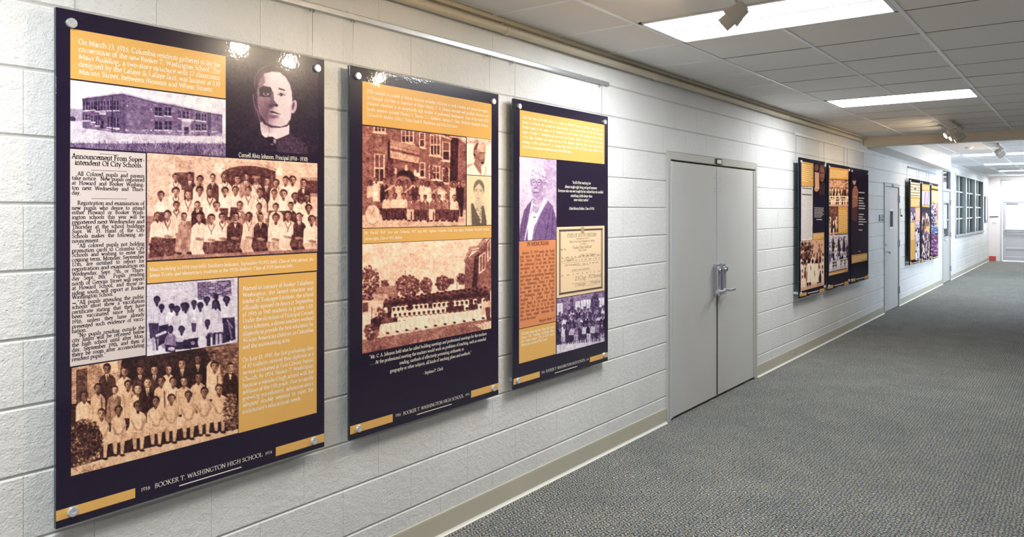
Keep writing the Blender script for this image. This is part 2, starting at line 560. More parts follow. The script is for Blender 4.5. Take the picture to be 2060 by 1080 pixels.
base_run('far', D2[1], D3[0], 'taupe vinyl baseboard under the farthest exhibit panels')
base_run('end', D3[1], X1, 'taupe vinyl baseboard under the interior window bank')

# end wall with glazed exit door
EY = -0.30                                # pier width
wall_end = struct(MB().box(X1, X1 + 0.25, EY, 0.2, 0, CZ2 + 0.1).box(X1, X1 + 0.25, YR, -1.36, 0, CZ2 + 0.1).box(X1, X1 + 0.25, -1.36, EY, 2.60, CZ2 + 0.1).build('wall_end', M_PINK), 'pale pinkish end wall of the corridor', 'wall')
struct(MB().bbox(X1 - 0.012, X1, -0.19, -0.006, 0.002, 0.16, 0.002).build('trim_5', M_RED), 'small patch of red tile at the foot of the end wall', 'tile')
ground = struct(MB().box(X1 + 0.6, X1 + 30, -20, 16, -0.16, -0.1).build('ground', mat('pale_concrete', srgb(205, 203, 198), 0.9)), 'pale pavement outside the exit door', 'ground')
# ------------------------------------------------------------------ exit door in the end wall
def exit_door():
    xa = X1 + 0.05
    f = MB()
    M_F = mat('exit_frame', srgb(206, 207, 214), 0.35, 0.2)
    y0, y1 = EY, -1.36
    for (a, b, c, d) in ((y0, y0 - 0.05, 0, 2.6), (y1 + 0.05, y1, 0, 2.6), (y0 - 0.05, y1 + 0.05, 2.54, 2.6), (y0 - 0.05, y1 + 0.05, 1.90, 1.985)):
        f.bbox(xa, xa + 0.12, a, b, c, d, 0.004)
    door = struct(f.build('door_4', M_F), 'white half-glazed exit door with bright transom at the corridor end', 'door')
    for (a, b) in ((y0 - 0.05, y1 + 0.05),):
        MB().box(xa + 0.055, xa + 0.063, a, b, 1.985, 2.54).build('transom_pane', M_GLASS, door)
        lf = MB()
        A, B = a - 0.008, b + 0.008
        for (p, q, c, d) in ((A, A - 0.09, 0.03, 1.895), (B + 0.09, B, 0.03, 1.895), (A - 0.09, B + 0.09, 1.79, 1.895), (A - 0.09, B + 0.09, 0.93, 1.03), (A - 0.09, B + 0.09, 0.03, 0.16), (A - 0.09, B + 0.09, 0.38, 0.44)):
            lf.bbox(xa + 0.03, xa + 0.08, p, q, c, d, 0.004)
        lf.box(xa + 0.045, xa + 0.065, A - 0.05, B + 0.05, 0.10, 0.96)
        leaf = lf.build('leaf', M_F, door)
        MB().box(xa + 0.05, xa + 0.058, A - 0.09, B + 0.09, 1.03, 1.79).build('pane', M_GLASS, leaf)
        MB().bbox(xa - 0.055, xa - 0.02, A - 0.06, B + 0.06, 0.975, 1.02, 0.01).bbox(xa - 0.03, xa + 0.03, A - 0.06, A - 0.10, 0.96, 1.035, 0.006).bbox(xa - 0.03, xa + 0.03, B + 0.10, B + 0.06, 0.96, 1.035, 0.006).build('push_bar', M_ALU, leaf)
        MB().bbox(xa + 0.0, xa + 0.03, A - 0.12, A - 0.42, 1.82, 1.875, 0.005).build('closer', M_ALU, leaf)
    return door
exit_door()
sw = empty('wall_notice', (X1, -0.14, 1.35), 'small white notice strip on the pale end wall', 'notice')
MB().bbox(X1 - 0.012, X1, -0.255, -0.03, 1.42, 1.50, 0.002).build('plate', M_WHITE, sw)
MB().bbox(X1 - 0.022, X1 - 0.012, -0.255, -0.03, 1.41, 1.43, 0.002).build('ledge', M_SIGN, sw)
sp = empty('light_switch', (X1, -0.15, 1.22), 'white switch plate on the end wall below the notice strip', 'switch')
MB().bbox(X1 - 0.006, X1, -0.20, -0.095, 1.185, 1.265, 0.002).build('plate', M_WHITE, sp)
for y in (-0.17, -0.125):
    MB().bbox(X1 - 0.014, X1 - 0.006, y - 0.006, y + 0.006, 1.212, 1.238, 0.002).build('toggle', M_WHITE, sp)

# ------------------------------------------------------------------ doors in the left wall
def door_frame(d, name, label, jw=0.048, hh=0.052, proud=0.014):
    x0, x1, _, z1 = d
    f = MB()
    f.bbox(x0, x0 + jw, -proud, 0.14, 0.0, z1, 0.003)
    f.bbox(x1 - jw, x1, -proud, 0.14, 0.0, z1, 0.003)
    f.bbox(x0 + jw, x1 - jw, -proud, 0.14, z1 - hh, z1, 0.003)
    o = struct(f.build(name, M_FRAME), label, 'door')
    # stop sheet, black in place of the shadow gap behind the leaves
    MB().box(x0 + jw - .002, x1 - jw + .002, 0.052, 0.06, 0.0, z1 - hh + .002).build('stop', M_BLACK, o)
    return o

def lever(parent, x, z, sgn, y=-0.0):
    pl = MB().lathe([(0.031, 0), (0.031, 0.008), (0.026, 0.012)], (x, y, z), (0, -1, 0), 20).build('rose', M_STEEL, parent, True)
    m = MB().tube((x, y - 0.01, z), (x, y - 0.055, z), 0.011, 14)
    m.lathe([(0.0105, -0.012), (0.0115, 0.0), (0.0095, 0.06), (0.008, 0.115)], (x, y - 0.052, z), (sgn, 0, 0), 12)
    m.build('lever', M_STEEL, parent, True)

# double door
M_STRIP = mat('pale_strip', srgb(206, 208, 216), 0.35, 0.15)
dd = door_frame(D1, 'door_1', 'grey double door with paired lever exit hardware', 0.05, 0.058)
x0, x1 = D1[0] + 0.05, D1[1] - 0.05
zt = D1[3] - 0.058 - 0.012
xm = (x0 + x1) / 2
for (a, b, nm) in ((x0 + 0.004, xm - 0.004, 'near'), (xm + 0.004, x1 - 0.004, 'far')):
    lf = MB().bbox(a, b, -0.004, 0.042, 0.022, zt, 0.002).build('leaf', M_DOOR, dd)
    if nm == 'near':
        h = MB().bbox(a - 0.006, a + 0.048, -0.010, -0.0035, 0.022, zt, 0.002)
        h.tube((a - 0.004, -0.012, 0.022), (a - 0.004, -0.012, zt), 0.006, 8)
        h.build('continuous_hinge', M_STRIP, lf)
        MB().bbox(b - 0.006, b + 0.016, -0.008, -0.0035, 1.02, zt - 0.004, 0.002).build('astragal', M_STRIP, lf)
        MB().bbox(b - 0.006, b + 0.016, -0.008, -0.0035, 0.022, 1.02, 0.002).build('astragal', M_BRONZE, lf)
    else:
        MB().bbox(b - 0.034, b + 0.006, -0.010, -0.0035, 0.022, zt, 0.002).build('continuous_hinge', M_FRAME, lf)
    # screw holes of removed hardware near the top
    for (dx, dz) in ((-0.055, -0.10), (-0.035, -0.10), (-0.055, -0.125), (-0.05, -0.19), (-0.036, -0.215), (-0.06, -0.215)):
        hx = b + dx if nm == 'near' else a - dx + 0.02
        MB().lathe([(0.0032, 0.0), (0.0032, 0.0006)], (hx, -0.004, zt + dz), (0, -1, 0), 8).build('screw_hole', M_BRONZE, lf)
# exit trims: tall channel-shaped escutcheons with cylinder and lever
M_TRIM = brushed('grey_trim', srgb(146, 150, 160), srgb(176, 180, 190), 0.32, 0.6)
for sgn, xc in ((-1, xm - 0.052), (1, xm + 0.070)):
    tr = empty('exit_trim', (xc, -0.004, 1.02), 'grey steel lever trim on the %s leaf of the double door' % ('near' if sgn < 0 else 'far'), 'door handle', 'lever trims on the double door')
    b_ = MB()
    vs, fs = [], []
    n = 10
    pts = [(-0.030, 0.0)]
    prof = [(-0.031, -0.130), (0.031, -0.130)] + [(0.031 * math.cos(math.pi * i / n), 0.105 + 0.028 * math.sin(math.pi * i / n)) for i in range(n + 1)]
    k = len(prof)
    for yy, sc in ((-0.0045, 1.0), (-0.036, 1.0), (-0.042, 0.86)):
        vs += [(xc + px * sc, yy, 1.02 + pz * (0.98 if sc < 1 else 1)) for px, pz in prof]
    for lay in range(2):
        fs += [(lay*k+i, lay*k+(i+1) % k, (lay+1)*k+(i+1) % k, (lay+1)*k+i) for i in range(k)]
    fs.append(tuple(2*k+i for i in range(k)))
    b_.add(vs, fs).build('escutcheon', M_TRIM, tr)
    for e in (-1, 1):
        MB().bbox(xc + e * 0.027 - 0.004, xc + e * 0.027 + 0.004, -0.048, -0.036, 0.90, 1.12, 0.002).build('edge_rib', M_ALU, tr)
    MB().lathe([(0.022, 0.0), (0.022, 0.020), (0.019, 0.026), (0.010, 0.027), (0.010, 0.024)], (xc, -0.042, 1.105), (0, -1, 0), 20).build('cylinder', M_CHROME, tr, True)
    MB().bbox(xc - 0.004, xc + 0.004, -0.0705, -0.066, 1.092, 1.116, 0.001).build('keyway', M_BLACK, tr)
    lv = MB().tube((xc, -0.04, 0.925), (xc, -0.085, 0.925), 0.012, 14)
    lv.bbox(xc - 0.018 if sgn > 0 else xc - 0.115, xc + 0.115 if sgn > 0 else xc + 0.018, -0.098, -0.078, 0.913, 0.937, 0.005)
    lv.bbox(xc + sgn * 0.100, xc + sgn * 0.122, -0.098, -0.060, 0.911, 0.939, 0.005)
    lv.build('lever', M_ALU, tr)
    MB().lathe([(0.008, 0), (0.006, 0.01)], (xc, -0.042, 0.892), (0, -1, 0), 10).build('screw', M_CHROME, tr)
# number plaque on the header
pq = empty('door_plaque', (xm, -0.014, 2.022), 'tiny black framed number plaque over the double door', 'plaque')
px0, px1 = xm - 0.045, xm + 0.075
MB().bbox(px0, px1, -0.020, -0.0145, 2.002, 2.050, 0.001).build('plate', M_BLACK, pq)
MB().box(px0 + 0.012, px1 - 0.014, -0.0206, -0.0201, 2.010, 2.042).build('insert', M_WHITE, pq)
MB().bbox(px0 - 0.026, px0 - 0.016, -0.017, -0.0145, 2.002, 2.050, 0.001).build('side_mark', M_BLACK, pq)

def single_door(d, name, label, glass_rect, transom=None):
    top = d[3]
    fr = door_frame(d, name, label)
    a, b = d[0] + 0.052, d[1] - 0.052
    zt = (transom[0] if transom else top - 0.052) - 0.006
    lf = MB()
    for (p, q, r, s) in rect_sub([(a, b, 0.016, zt)], glass_rect):
        lf.box(p, q, 0.004, 0.046, r, s)
    leaf = lf.build('leaf', M_DOOR, fr)
    g = glass_rect
    fm = MB()
    for (p, q, r, s) in rect_sub([(g[0] - 0.035, g[1] + 0.035, g[2] - 0.035, g[3] + 0.035)], g):
        fm.bbox(p, q, -0.004, 0.004, r, s, 0.002)
    fm.build('glazing_frame', M_WHITE if not transom else M_FRAME, leaf)
    MB().box(g[0], g[1], 0.022, 0.028, g[2], g[3]).build('pane', M_GLASS_BLUE, leaf)
    for z in (0.28, 1.06, 1.80):
        h = MB().bbox(b - 0.028, b + 0.035, -0.0165, 0.003, z - 0.055, z + 0.055, 0.002)
        h.tube((b + 0.004, -0.020, z - 0.058), (b + 0.004, -0.020, z + 0.058), 0.009, 10)
        h.build('hinge', M_TRIM, leaf)
    xk, zk = a + 0.07, 0.96
    MB().lathe([(0.034, 0), (0.034, 0.006), (0.030, 0.010)], (xk, 0.004, zk), (0, -1, 0), 18).lathe([(0.012, 0), (0.012, 0.035), (0.030, 0.048), (0.032, 0.062), (0.022, 0.074)], (xk, -0.004, zk), (0, -1, 0), 18).build('knob', M_STEEL, leaf, True)
    MB().bbox(xk - 0.02, xk + 0.02, -0.004, 0.004, zk - 0.10, zk + 0.17, 0.004).build('lock_plate', M_STEEL, leaf)
    MB().lathe([(0.022, 0), (0.022, 0.018), (0.016, 0.022)], (xk, -0.002, zk + 0.12), (0, -1, 0), 16).build('lock_cylinder', M_STEEL, leaf, True)
    return fr, leaf, a, b, zt
d2, leaf2, a2, b2, _ = single_door(D2, 'door_2', 'grey single door with slim blue vision glass', (13.28, 13.52, 1.345, 1.60))
MB().bbox((a2 + b2) / 2 - 0.06, (a2 + b2) / 2 + 0.10, -0.018, -0.0145, 1.998, 2.036, 0.001).build('number_plate', M_SIGN, d2)
d3, leaf3, a3, b3, zt3 = single_door(D3, 'door_3', 'grey half-glass door with transom beside the window bank', (18.93, 19.72, 1.03, 1.78), transom=(2.04,))
fr3 = MB().bbox(a3 - 0.002, b3 + 0.002, -0.010, 0.12, 2.04, 2.10, 0.003)
fr3.build('transom_bar', M_FRAME, d3)
MB().box(a3, b3, 0.03, 0.036, 2.10, D3[3] - 0.05).build('transom_pane', M_GLASS_BLUE, d3)
MB().bbox(18.93, 19.72, -0.002, 0.05, 1.385, 1.41, 0.002).build('muntin', M_DOOR, leaf3)

# window bank: three deep units, each two columns by four rows of panes
wf = MB()
wx0, wx1, wz0, wz1 = WIN
fw = 0.07
units = [(wx0 + i * (wx1 - wx0) / 3, wx0 + (i + 1) * (wx1 - wx0) / 3) for i in range(3)]
for i in range(4):
    x = wx0 + i * (wx1 - wx0) / 3
    wf.bbox(max(wx0, x - 0.09), min(wx1, x + 0.09), -0.012, 0.19, wz0 + 0.05, wz1 - 0.05, 0.003)
wf.bbox(wx0, wx1, -0.012, 0.19, wz1 - 0.05, wz1, 0.003)
wf.bbox(wx0 - 0.02, wx1 + 0.02, -0.035, 0.19, wz0, wz0 + 0.05, 0.004)
M_WFRAME = mat('window_frame_paint', srgb(146, 154, 154), 0.3)
win = struct(wf.build('window_1', M_WFRAME), 'bank of three multi-pane interior windows beyond the last door', 'window')
for (a, b) in units:
    a, b = a + 0.09, b - 0.09
    xm_ = a + (b - a) * 0.5
    zr = [wz0 + 0.05 + (wz1 - wz0 - 0.10) * f for f in (0, 0.27, 0.47, 0.73, 1.0)]
    MB().bbox(xm_ - 0.035, xm_ + 0.035, 0.03, 0.10, zr[0], zr[-1], 0.003).build('mullion', M_WFRAME, win)
    for z in zr[1:-1]:
        MB().bbox(a, b, 0.04, 0.09, z - 0.016, z + 0.016, 0.003).build('muntin', M_WFRAME, win)
    for c in ((a, xm_ - 0.035), (xm_ + 0.035, b)):
        for q in range(4):
            MB().box(c[0], c[1], 0.062, 0.068, zr[q] + (0.016 if q else 0), zr[q + 1] - (0.016 if q < 3 else 0)).build('pane', M_GLASS, win)
# rooms behind the glass
M_ROOM = painted_plain('room_paint', srgb(188, 176, 166), srgb(196, 185, 174), 0.7, 20, 0.05)
rm = MB()
for (a, b, c, d, e, f) in ((17.9, 27.6, 3.6, 3.7, 0, 2.7), (17.8, 17.9, 0.2, 3.7, 0, 2.7), (27.6, 27.7, 0.2, 3.7, 0, 2.7), (17.8, 27.7, 0.2, 3.7, -0.05, 0), (17.8, 27.7, 0.2, 3.7, 2.7, 2.75)):
    rm.box(a, b, c, d, e, f)
struct(rm.build('wall_room', M_ROOM), 'warm plain room seen through the interior windows', 'wall')
struct(MB().box(12.4, 14.4, 0.9, 1.0, 0, 2.2).box(12.4, 12.5, 0.2, 0.9, 0, 2.2).box(14.3, 14.4, 0.2, 0.9, 0, 2.2).box(12.4, 14.4, 0.2, 1.0, 2.1, 2.2).build('wall_closet', M_ROOM), 'dim room behind the narrow door glass', 'wall')
rl = empty('room_light', (23.2, 1.9, 2.7), 'added light panel that brightens the room behind the windows', 'ceiling light')  # added glowing panel, there to make the room behind the glass visible
MB().bbox(21.0, 25.4, 1.5, 2.3, 2.67, 2.70, 0.004).build('frame', M_REFLECTOR, rl)
MB().box(21.1, 25.3, 1.56, 2.24, 2.662, 2.669).build('lens', emit('room_lens', (1.0, 0.97, 0.92, 1), 2.5), rl)
CUR = [('tan', srgb(186, 150, 128)), ('slate', srgb(150, 160, 176)), ('cream', srgb(204, 196, 184)), ('brown', srgb(128, 92, 76)), ('pale grey', srgb(196, 200, 206)), ('rust', srgb(176, 112, 86))]
for i, (cn, cc) in enumerate(CUR):
    x = units[i // 2][0] + 0.25 + (i % 2) * 0.95
    m = MB()
    vs, fs = [], []
    n = 14
    for j in range(n + 1):
        xx = x + 0.55 * j / n
        yy = 0.75 + 0.03 * math.sin(j * 2.1) + 0.1 * (i % 3)
        vs += [(xx, yy, 0.15), (xx, yy, 2.45 - 0.12 * (i % 2))]
    for j in range(n):
        fs.append((2*j, 2*j+2, 2*j+3, 2*j+1))
    o = m.add(vs, fs).build('curtain', mat('curtain_cloth', cc, 0.9), None, True)
    so = o.modifiers.new('thick', 'SOLIDIFY'); so.thickness = 0.006
    tag(o, '%s drape behind the %s column of the %s interior window' % (cn, ('left', 'right')[i % 2], ('nearest', 'middle', 'farthest')[i // 2]), 'curtain', 'drapes behind the interior windows')

# ------------------------------------------------------------------ pipe, rails, wall signs
pipe = empty('conduit_pipe', (3.0, -0.036, 2.575), 'cream painted conduit running along the wall top under the ceiling', 'pipe')
MB().tube((X0, -0.036, 2.580), (11.15, -0.036, 2.580), 0.0225, 18).build('pipe', M_CREAM, pipe, True)
for px in (300, 1014, 1318, 1394, 1586):
    t, _ = unproj(px, 60, 0.036)
    MB().lathe([(0.0225, 0), (0.0275, 0.002), (0.0275, 0.022), (0.0225, 0.024)], (t, -0.036, 2.580), (1, 0, 0), 18).bbox(t + 0.001, t + 0.021, -0.022, -0.001, 2.596, 2.638, 0.002).build('strap', M_CREAM, pipe, True)
MB().lathe([(0.0225, 0), (0.029, 0.004), (0.029, 0.03), (0.02, 0.034)], (11.15, -0.036, 2.580), (1, 0, 0), 18).build('end_cap', M_CREAM, pipe, True)

def rail(xa, xb, z, label, m=M_ALU):
    e = empty('picture_rail', ((xa + xb) / 2, 0, z), label, 'rail', 'picture hanging rails')
    b = MB()
    prof = [(-0.001, -0.014), (-0.016, -0.014), (-0.019, -0.011), (-0.019, 0.010), (-0.014, 0.015), (-0.001, 0.015)]
    n = len(prof)
    vs = [(x, y, z + q) for x in (xa, xb) for (y, q) in prof]
    b.add(vs, [(j, (j + 1) % n, n + (j + 1) % n, n + j) for j in range(n)] + [tuple(range(n))[::-1], tuple(range(n, 2 * n))])
    b.build('channel', m, e)
    x = xa + 0.25
    while x < xb:
        MB().lathe([(0.004, 0), (0.004, 0.004)], (x, -0.008, z + 0.0145), (0, 0, 1), 8).build('screw', M_WIRE, e)
        x += 0.62
    return e
RZ = 2.442
t_end1, _ = unproj(1223.5, 170, 0.01)
rail(-0.6, t_end1, RZ, 'long brushed aluminium picture rail above the three large panels')
ra, _ = unproj(1600, 271, 0.01)
rail(ra, 11.9, RZ, 'white picture rail above the three mid-distance panels', M_REFLECTOR)
rb, _ = unproj(1826, 335, 0.01); rc, _ = unproj(1883, 351, 0.01)
rail(rb, rc, 2.375, 'short dull rail under the soffit above the farthest panels', M_TRIM)

sg = empty('room_sign', (12.64, -0.004, 1.50), 'dark navy room sign with pale lettering left of the narrow-glass door', 'sign')
MB().bbox(12.48, 12.785, -0.010, -0.001, 1.445, 1.545, 0.002).build('plate', M_SIGN, sg)
for (za, zb, w) in ((1.515, 1.535, 0.19), (1.487, 1.500, 0.25), (1.458, 1.466, 0.12)):
    for q in range(4):
        MB().box(12.505 + q * w / 4, 12.505 + (q + 0.8) * w / 4, -0.0108, -0.0101, za, zb).build('letter_mark', M_WHITE, sg)
wb = empty('wall_box', (14.2, 0, 1.56), 'slim white wall box with black button right of the narrow-glass door', 'switch')
MB().bbox(14.09, 14.17, -0.02, -0.001, 1.535, 1.645, 0.003).build('cover', M_WHITE, wb)
MB().bbox(14.13, 14.17, -0.026, -0.001, 1.508, 1.532, 0.003).build('button', M_BLACK, wb)
# small white sign by the last door, and thermostat strip at the far end
ws = empty('wall_sign', (20.3, 0, 2.15), 'small white sign high on the wall right of the half-glass door', 'sign')
MB().bbox(20.12, 20.5, -0.010, -0.001, 2.02, 2.26, 0.002).build('plate', M_WHITE, ws)
MB().box(20.2, 20.42, -0.0108, -0.0101, 2.10, 2.18).build('print', M_BASE, ws)
fs_ = empty('wall_switch', (20.3, 0, 1.35), 'white switch plate beside the half-glass door', 'switch')
MB().bbox(20.24, 20.36, -0.008, -0.001, 1.22, 1.40, 0.002).build('plate', M_WHITE, fs_)
MB().bbox(20.28, 20.32, -0.018, -0.008, 1.29, 1.33, 0.002).build('toggle', M_WHITE, fs_)
na = empty('framed_notice', (27.3, 0, 1.7), 'narrow dark framed notice at the far end of the window wall', 'notice')
nf = MB()
for (p, q, r, s) in rect_sub([(27.05, 27.75, 1.25, 2.05)], (27.15, 27.65, 1.33, 1.97)):
    nf.bbox(p, q, -0.03, -0.001, r, s, 0.003)
nf.build('frame', M_SIGN, na)
MB().box(27.15, 27.65, -0.02, -0.012, 1.33, 1.97).build('paper', M_WHITE, na)

sd = empty('smoke_detector', (15.0, -0.905, CZ2), 'small round white smoke detector on the ceiling just past the beam', 'smoke detector')
MB().lathe([(0.075, 0.0), (0.075, 0.012), (0.060, 0.020)], (15.0, -0.905, CZ2), (0, 0, -1), 20).build('base', M_WHITE, sd, True)
MB().lathe([(0.056, 0.018), (0.050, 0.040), (0.030, 0.046)], (15.0, -0.905, CZ2), (0, 0, -1), 20).build('cover', M_REFLECTOR, sd, True)
cv = empty('ceiling_vent', (22.75, -1.16, CZ2), 'white slatted air vent between the far ceiling lights', 'vent')
vf = MB()
for (p, q, r, s) in rect_sub([(22.45, 23.04, 0.57, 1.75)], (22.52, 22.97, 0.64, 1.68)):
    vf.bbox(p, q, -s, -r, CZ2 - 0.012, CZ2 - 0.001, 0.003)
vf.build('frame', M_REFLECTOR, cv)
MB().box(22.52, 22.97, -1.68, -0.64, CZ2 - 0.003, CZ2 - 0.0015).build('backing', M_PLENUM, cv)
for i in range(7):
    x = 22.55 + i * 0.062
    MB().add([(x, -1.68, CZ2 - 0.011), (x + 0.03, -1.68, CZ2 - 0.004), (x + 0.03, -0.64, CZ2 - 0.004), (x, -0.64, CZ2 - 0.011), (x, -1.68, CZ2 - 0.009), (x + 0.03, -1.68, CZ2 - 0.0032), (x + 0.03, -0.64, CZ2 - 0.0032), (x, -0.64, CZ2 - 0.009)],
             [(3, 2, 1, 0), (4, 5, 6, 7), (0, 1, 5, 4), (1, 2, 6, 5), (2, 3, 7, 6), (3, 0, 4, 7)]).build('slat', M_REFLECTOR, cv)

# ------------------------------------------------------------------ spotlights
def spot_fixture(x0, x1, y, cz, heads, label):
    e = empty('spotlight_track', ((x0 + x1) / 2, y, cz), label, 'spotlight', 'ceiling spotlight tracks')
    MB().bbox(x0, x1, y - 0.018, y + 0.018, cz - 0.030, cz - 0.0045, 0.003).build('track', M_LAMPBODY, e)
    for (mouth, tgt) in heads:
        mouth = Vector(mouth)
        d = (Vector(tgt) - mouth).normalized()
        o0 = mouth - d * 0.132
        piv = o0 + d * 0.03
        MB().bbox(piv.x - 0.05, piv.x + 0.05, y - 0.02, y + 0.02, cz - 0.045, cz - 0.029, 0.004).tube((piv.x, y, cz - 0.04), piv, 0.008, 10).build('stem', M_LAMPBODY, e, True)
        head = MB().lathe([(0.001, 0.0), (0.020, 0.0), (0.033, 0.010), (0.037, 0.040), (0.047, 0.080), (0.048, 0.090), (0.043, 0.090), (0.038, 0.082)], o0, d, 24, cap=False)
        hb = head.build('head', M_LAMPBODY, e, True)
        MB().lathe([(0.033, 0.060), (0.0345, 0.132), (0.032, 0.132), (0.0315, 0.122)], o0, d, 24, cap=False).build('lamp_barrel', M_LAMPBODY, hb, True)
        MB().lathe([(0.0318, 0.120), (0.0318, 0.126)], o0, d, 24).build('bulb', M_BULB, hb)
        ld = bpy.data.lights.new('spot_beam', 'SPOT')
        ld.energy = SPOT_WATTS
        ld.color = (1.0, 0.84, 0.64)
        ld.spot_size = math.radians(70)
        ld.spot_blend = 0.95
        ld.shadow_soft_size = 0.02
        lo = bpy.data.objects.new('spot_beam', ld)
        COL.objects.link(lo)
        lo.location = o0 + d * 0.134
        lo.rotation_euler = d.to_track_quat('-Z', 'Y').to_euler()
        put(lo, e)
spot_fixture(2.30, 3.52, -1.24, CZ, [((2.254, -1.10, 2.455), (1.5, 0, 1.7)), ((2.627, -1.18, 2.455), (2.1, 0, 1.7)), ((3.328, -1.20, 2.455), (3.1, 0, 1.5))], 'cream track spotlight hanging in front of the nearest big troffer')
spot_fixture(9.84, 10.86, -1.28, CZ, [((9.93, -1.22, 2.47), (9.3, 0, 1.7)), ((10.30, -1.22, 2.47), (9.8, 0, 1.7)), ((10.70, -1.22, 2.47), (10.6, 0, 1.7))], 'track of three glowing cream spotlights just before the beige cross beam')
spot_fixture(14.3, 15.4, -1.38, CZ2, [((14.42, -1.32, 2.53), (14.2, 0, 1.7)), ((14.85, -1.32, 2.53), (15.2, 0, 1.7)), ((15.28, -1.32, 2.53), (16.2, 0, 1.7))], 'track of small glowing white spotlights beyond the cross beam')
